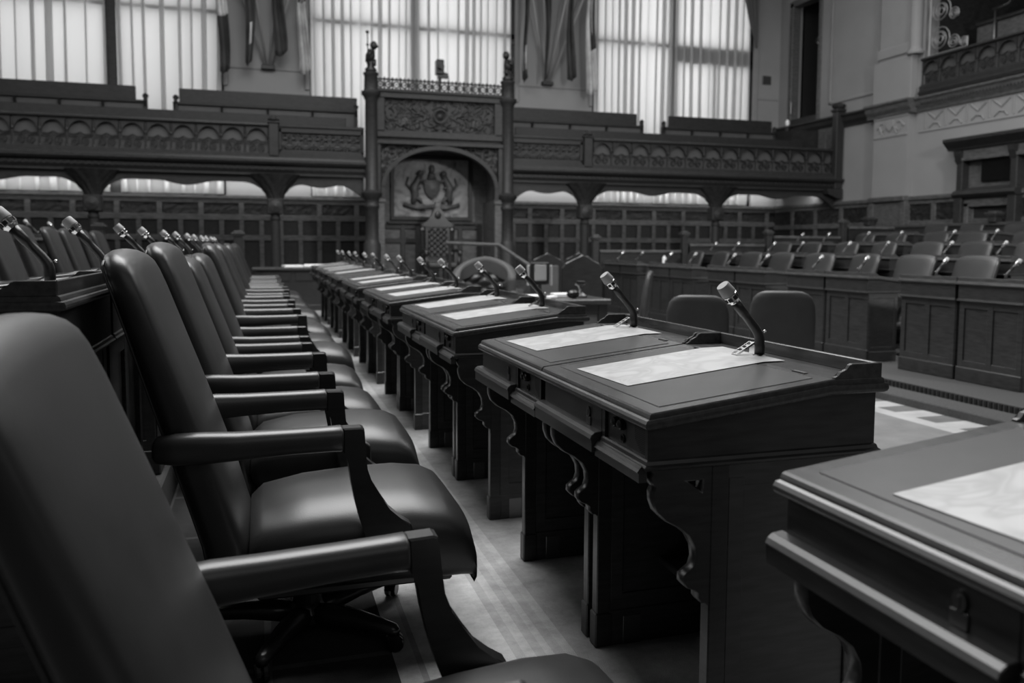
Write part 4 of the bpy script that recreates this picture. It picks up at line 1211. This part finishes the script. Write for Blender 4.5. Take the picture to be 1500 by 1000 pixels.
# ---- clerks' table and its things in the middle of the floor
t = thing('clerks_table', 'wide table with a glazed front in the middle of the floor', 'table', (2.0, 7.55, AZ))
MB().box(0, 1.36, 0, 1.1, .68, .735, .012).build('tabletop', M['wood_h'], t)
m = MB()
for x, y in ((.08, .08), (1.28, .08), (.08, 1.02), (1.28, 1.02)): MB().box(x-.05, x+.05, y-.05, y+.05, 0, .68, .006).build('leg', M['wood'], t)
m.box(.05, 1.31, .04, .08, .58, .68, .004); m.box(1.26, 1.30, .05, 1.05, .0, .68); m.box(.05, 1.31, .04, .08, 0, .08, .004)
m.build('apron', M['wood'], t)
MB().box(.10, 1.26, .055, .065, .08, .58).build('glazed_front', M['tablecloth'], t)
TZ = AZ+.736
def papers(x, y, w, d, h, rz, label, z=TZ, m_='paper_plain'):
    o = MB().box(-w/2, w/2, -d/2, d/2, 0, h, min(.006, h*.3)).build('paper_stack', M[m_], loc=(x, y, z)); o.rotation_euler.z = rz; tag(o, label, 'papers')
papers(2.22, 7.85, .28, .20, .06, .2, 'tall white paper pile on the clerks table below the far microphone')
papers(2.58, 7.80, .22, .16, .035, .3, 'rounded white bundle on the clerks table left of the display stand')
papers(2.78, 7.72, .10, .07, .03, .5, 'small white packet at the foot of the display stand')
papers(3.02, 7.95, .30, .16, .04, -.1, 'long flat pale box on the clerks table right of the display stand')
t = thing('display_stand', 'small pale framed display on a dark stand on the clerks table', 'display', (2.74, 7.98, TZ))
MB().lathe([(.09, 0), (.09, .01), (.02, .03), (.018, .14)], n=12).build('foot', M['iron'], t)
MB().box(-.10, .10, -.02, .02, .13, .36, .012).build('frame', M['iron'], t)
MB().box(-.065, .065, -.03, -.018, .17, .34, .01).build('card', M['micgrey'], t)
for s in (-1, 1): MB().box(s*.125-.010, s*.125+.010, -.02, .02, .12, .33, .006).build('side_panel', M['micgrey'], t)
t = thing('hourglass_stand', 'dark turned hourglass stand at the right end of the clerks table', 'hourglass', (3.14, 7.85, TZ))
MB().lathe([(.07, 0), (.07, .02), (.03, .05), (.02, .09), (.03, .12), (.055, .125), (.06, .14), (.0, .145)], n=12).build('body', M['brass'], t)
MB().box(-.04, .04, -.04, .04, .145, .17, .005).build('cap', M['iron'], t)
o = MB().ball((0, 0, .045), (.07, .06, .045)).build('desk_object', M['black'], loc=(3.0, 7.70, TZ), smooth=True); tag(o, 'low dark rounded object on the clerks table beside the hourglass stand', 'desk object')
# chairs on the floor
def floor_chair(x, y, rz, label, h=1.0, w=.44, name='low_back_chair', z=AZ, mt='leather_alt', arms=False):
    t = thing(name, label, 'chair', (x, y, z), rz, None)
    rr = []
    for zz, th, hw in ((.40, .03, w*.40), (.42, .04, w*.46), (.60, .042, w*.50), (.80, .040, w*.50), (h-.10, .036, w*.485), (h-.05, .034, w*.45), (h-.02, .030, w*.38), (h-.004, .022, w*.29), (h, .008, w*.20)):
        lean = -.14*(zz-.4)
        rr.append([(-.22+lean+xx + .03*abs(yy/(w*.5))**2, yy, zz) for yy, xx in sellipse(hw, th, 3.4, 32)])
    MB().rings(rr).build('backrest', M[mt], t, smooth=True)
    rr = [[(x_, yy, .42+zz) for yy, zz in sellipse(hw, hz, 3.5, 24)] for x_, hw, hz in ((-.22, .12, .03), (-.20, w*.46, .045), (0, w*.52, .05), (.20, w*.53, .05), (.25, w*.5, .045), (.265, w*.4, .02))]
    MB().rings(rr).build('seat', M[mt], t, smooth=True)
    if arms:
        for s in (-1, 1):
            MB().tube([(-.20, s*w*.55, .62), (.05, s*w*.56, .64), (.18, s*w*.56, .62), (.20, s*w*.55, .42)], .025, 8).build('arm', M['chairwood'], t, smooth=True)
    MB().lathe([(.04, .05), (.035, .2), (.03, .38)], n=10).build('pedestal', M['black'], t)
    for k in range(5):
        a = 2*PI*k/5
        MB().tube([(0, 0, .09), (.15*math.cos(a), .15*math.sin(a), .08), (.27*math.cos(a), .27*math.sin(a), .03)], [.025, .02, .018], 6).build('leg', M['black'], t)
    return t
floor_chair(3.05, 5.30, math.radians(58), 'dark round-cornered chair back seen beyond the near desk, left of its right-hand microphone', .93, .43)
floor_chair(3.55, 5.00, math.radians(54), 'dark round-cornered chair back seen right of the nearest microphone', .97, .43)
# tufted round-backed chair
t = thing('tufted_round_chair', 'large round-backed tufted armchair by the clerks table', 'chair', (2.58, 9.6, AZ), math.radians(250))
def rb(u, v):
    q = (u-.5)*PI*1.15; r = .34
    return (-.02-r*math.cos(q)*.55, r*math.sin(q), .45+.68*v*(1-.55*abs(u-.5)**1.5*2) )
m = MB(); m.grid(rb, 30, 12); o = m.build('backrest', M['seat_cloth'], t, smooth=True); sm = o.modifiers.new('thick', 'SOLIDIFY'); sm.thickness = .10; sm.offset = 0
def tf(u, v):
    q = (u-.5)*PI*.8; h = abs(math.sin(u*3*PI+v*3*PI))*abs(math.sin(u*3*PI-v*3*PI)); r = .29-.05*h
    return (.06-r*math.cos(q)*.55, r*math.sin(q), .56+.40*v*(1-.3*abs(u-.5)*2))
MB().grid(tf, 40, 24).build('tufting', M['leather'], o, smooth=True)
MB().box(-.25, .30, -.30, .30, .36, .50, .05, 3).build('seat', M['leather'], t)
for s in (-1, 1):
    MB().box(-.20, .28, s*.36-.05, s*.36+.05, .40, .72, .04, 3).build('arm', M['seat_cloth'], t)
    for x in (-.22, .25): MB().lathe([(.035, 0), (.025, .05), (.04, .36)], (x, s*.28, 0), 8).build('leg', M['chairwood'], t)
def tall_chair(x, y, rz, label, front):
    t = thing('high_back_chair', label, 'chair', (x, y, AZ), rz)
    poly = [(-.25, .45), (.25, .45), (.25, 1.0), (.20, 1.06), (.08, 1.10), (0, 1.16), (-.08, 1.10), (-.20, 1.06), (-.25, 1.0)]
    MB().prism(poly, 'x', -.28, -.22, .01).build('back_frame', M['chairwood'], t)
    MB().box(-.215, -.19, -.17, .17, .52, .98, .02, 2).build('back_pad', M['seat_cloth' if front else 'leather'], t)
    MB().box(-.25, .25, -.26, .26, .40, .48, .02, 2).build('seat', M['leather'], t)
    for sx in (-.24, .22):
        for sy in (-.22, .22): MB().box(sx-.025, sx+.025, sy-.025, sy+.025, 0, .41, .004).build('leg', M['chairwood'], t)
tall_chair(3.70, 9.35, math.radians(80), 'black pointed chair back seen from behind, beyond the clerks table', False)
tall_chair(3.98, 11.2, math.radians(255), 'tall pale-padded chair facing the camera left of the pointed black chair', True)
tall_chair(4.72, 11.85, math.radians(250), 'tall pale-padded chair with pointed crest right of the pointed black chair', True)
floor_chair(4.05, 8.75, math.radians(155), 'dark tilted chair back between the clerks table and first row across', .98, .46)
# dais stair rail
t = thing('stair_handrail', 'dark handrail sloping down beside the dais steps', 'handrail', (3.75, 13.0, AZ))
MB().tube([(-.75, .6, 1.30), (0, 0, 1.27), (.75, -.2, .76)], .03, 8).build('rail', M['wood_mid'], t)
for x, y, h in ((-.70, .56, 1.28), (0, 0, 1.25), (.72, -.19, .76)): MB().lathe([(.04, 0), (.025, .1), (.025, h-.05), (.04, h)], (x, y, 0), 8).build('rail_post', M['wood'], t)
t = thing('white_panel_cabinet', 'narrow cabinet with pale square panels beside the gallery column', 'cabinet', (4.95, 12.4, AZ))
MB().box(-.12, .12, -.10, .10, 0, 1.10, .01).build('body', M['wood'], t)
for i in range(3): MB().box(-.08, .08, -.112, -.10, .52+.19*i, .66+.19*i, .006).build('panel', M['white'], t)

# ------------------------------------------------------------------ light
w = bpy.data.worlds.new('world'); SC.world = w; w.use_nodes = True
bgn = w.node_tree.nodes['Background']; bgn.inputs['Color'].default_value = (1, 1, 1, 1); bgn.inputs['Strength'].default_value = .035
def area(name, loc, rot, sx, sy, power):
    l = bpy.data.lights.new(name, 'AREA'); l.shape = 'RECTANGLE'; l.size = sx; l.size_y = sy; l.energy = power
    o = bpy.data.objects.new(name, l); COL.objects.link(o); o.location = loc; o.rotation_euler = rot
    return o
for n, (xa, xb, xm) in enumerate(WIN):
    area('daylight_window', ((xa+xb)/2, YB+1.2, 6.6), (-PI/2, 0, 0), xb-xa, 5.6, 215)
# chandeliers hanging high in the chamber, above the frame
for x, y, p in ((.6, 5.5, 1150), (1.0, 10.5, 760), (8.6, 6.5, 480), (8.6, 11.5, 260)):
    area('chandelier', (x, y, 9.0), (0, 0, 0), 5.5, 5.5, p)
sl = bpy.data.lights.new('bank_fill_spot', 'SPOT'); sl.energy = 3000; sl.spot_size = math.radians(72); sl.spot_blend = .7; sl.shadow_soft_size = .5  # unseen spot added to brighten the desk ends and wall at right
so_ = bpy.data.objects.new('bank_fill_spot', sl); COL.objects.link(so_); so_.location = (7.6, -.5, 5.2)
so_.rotation_euler = Vector((1.4, 9.5, -3.6)).to_track_quat('-Z', 'Y').to_euler()
for x0, x1 in ((XL, 2.0), (5.0, XR)):      # lamps under the gallery
    area('gallery_lamp', ((x0+x1)/2, 17.4, 2.44), (math.radians(25), 0, 0), x1-x0, .3, 40)
for xa, xb in ((-6, 1.9), (5.0, 13.0)):      # unseen strips added to brighten the plaster above the wainscot
    area('wainscot_fill', ((xa+xb)/2, 18.70, 2.475), (math.radians(72), 0, 0), xb-xa, .05, 34)
area('left_fill', (-6.2, 8.5, 5.6), (0, -PI/2, 0), 3.6, 12, 330)  # fill added on the unseen left side to lift the desk fronts
area('daylight_rear_window', (4.5, -5.0, 4.8), (PI/2, 0, 0), 11, 4.0, 80)
for src in (desk_full, desk_back, mic0, chair0, paper0):
    stack = [src]
    while stack:
        q = stack.pop(); stack += [c for c in COL.objects if c.parent == q]; COL.objects.unlink(q); bpy.data.objects.remove(q)

vs = SC.view_settings
SC.display_settings.display_device = 'sRGB'
vs.view_transform = 'Standard'; vs.look = 'None'; vs.gamma = 1; vs.use_curve_mapping = False; vs.exposure = -0.08
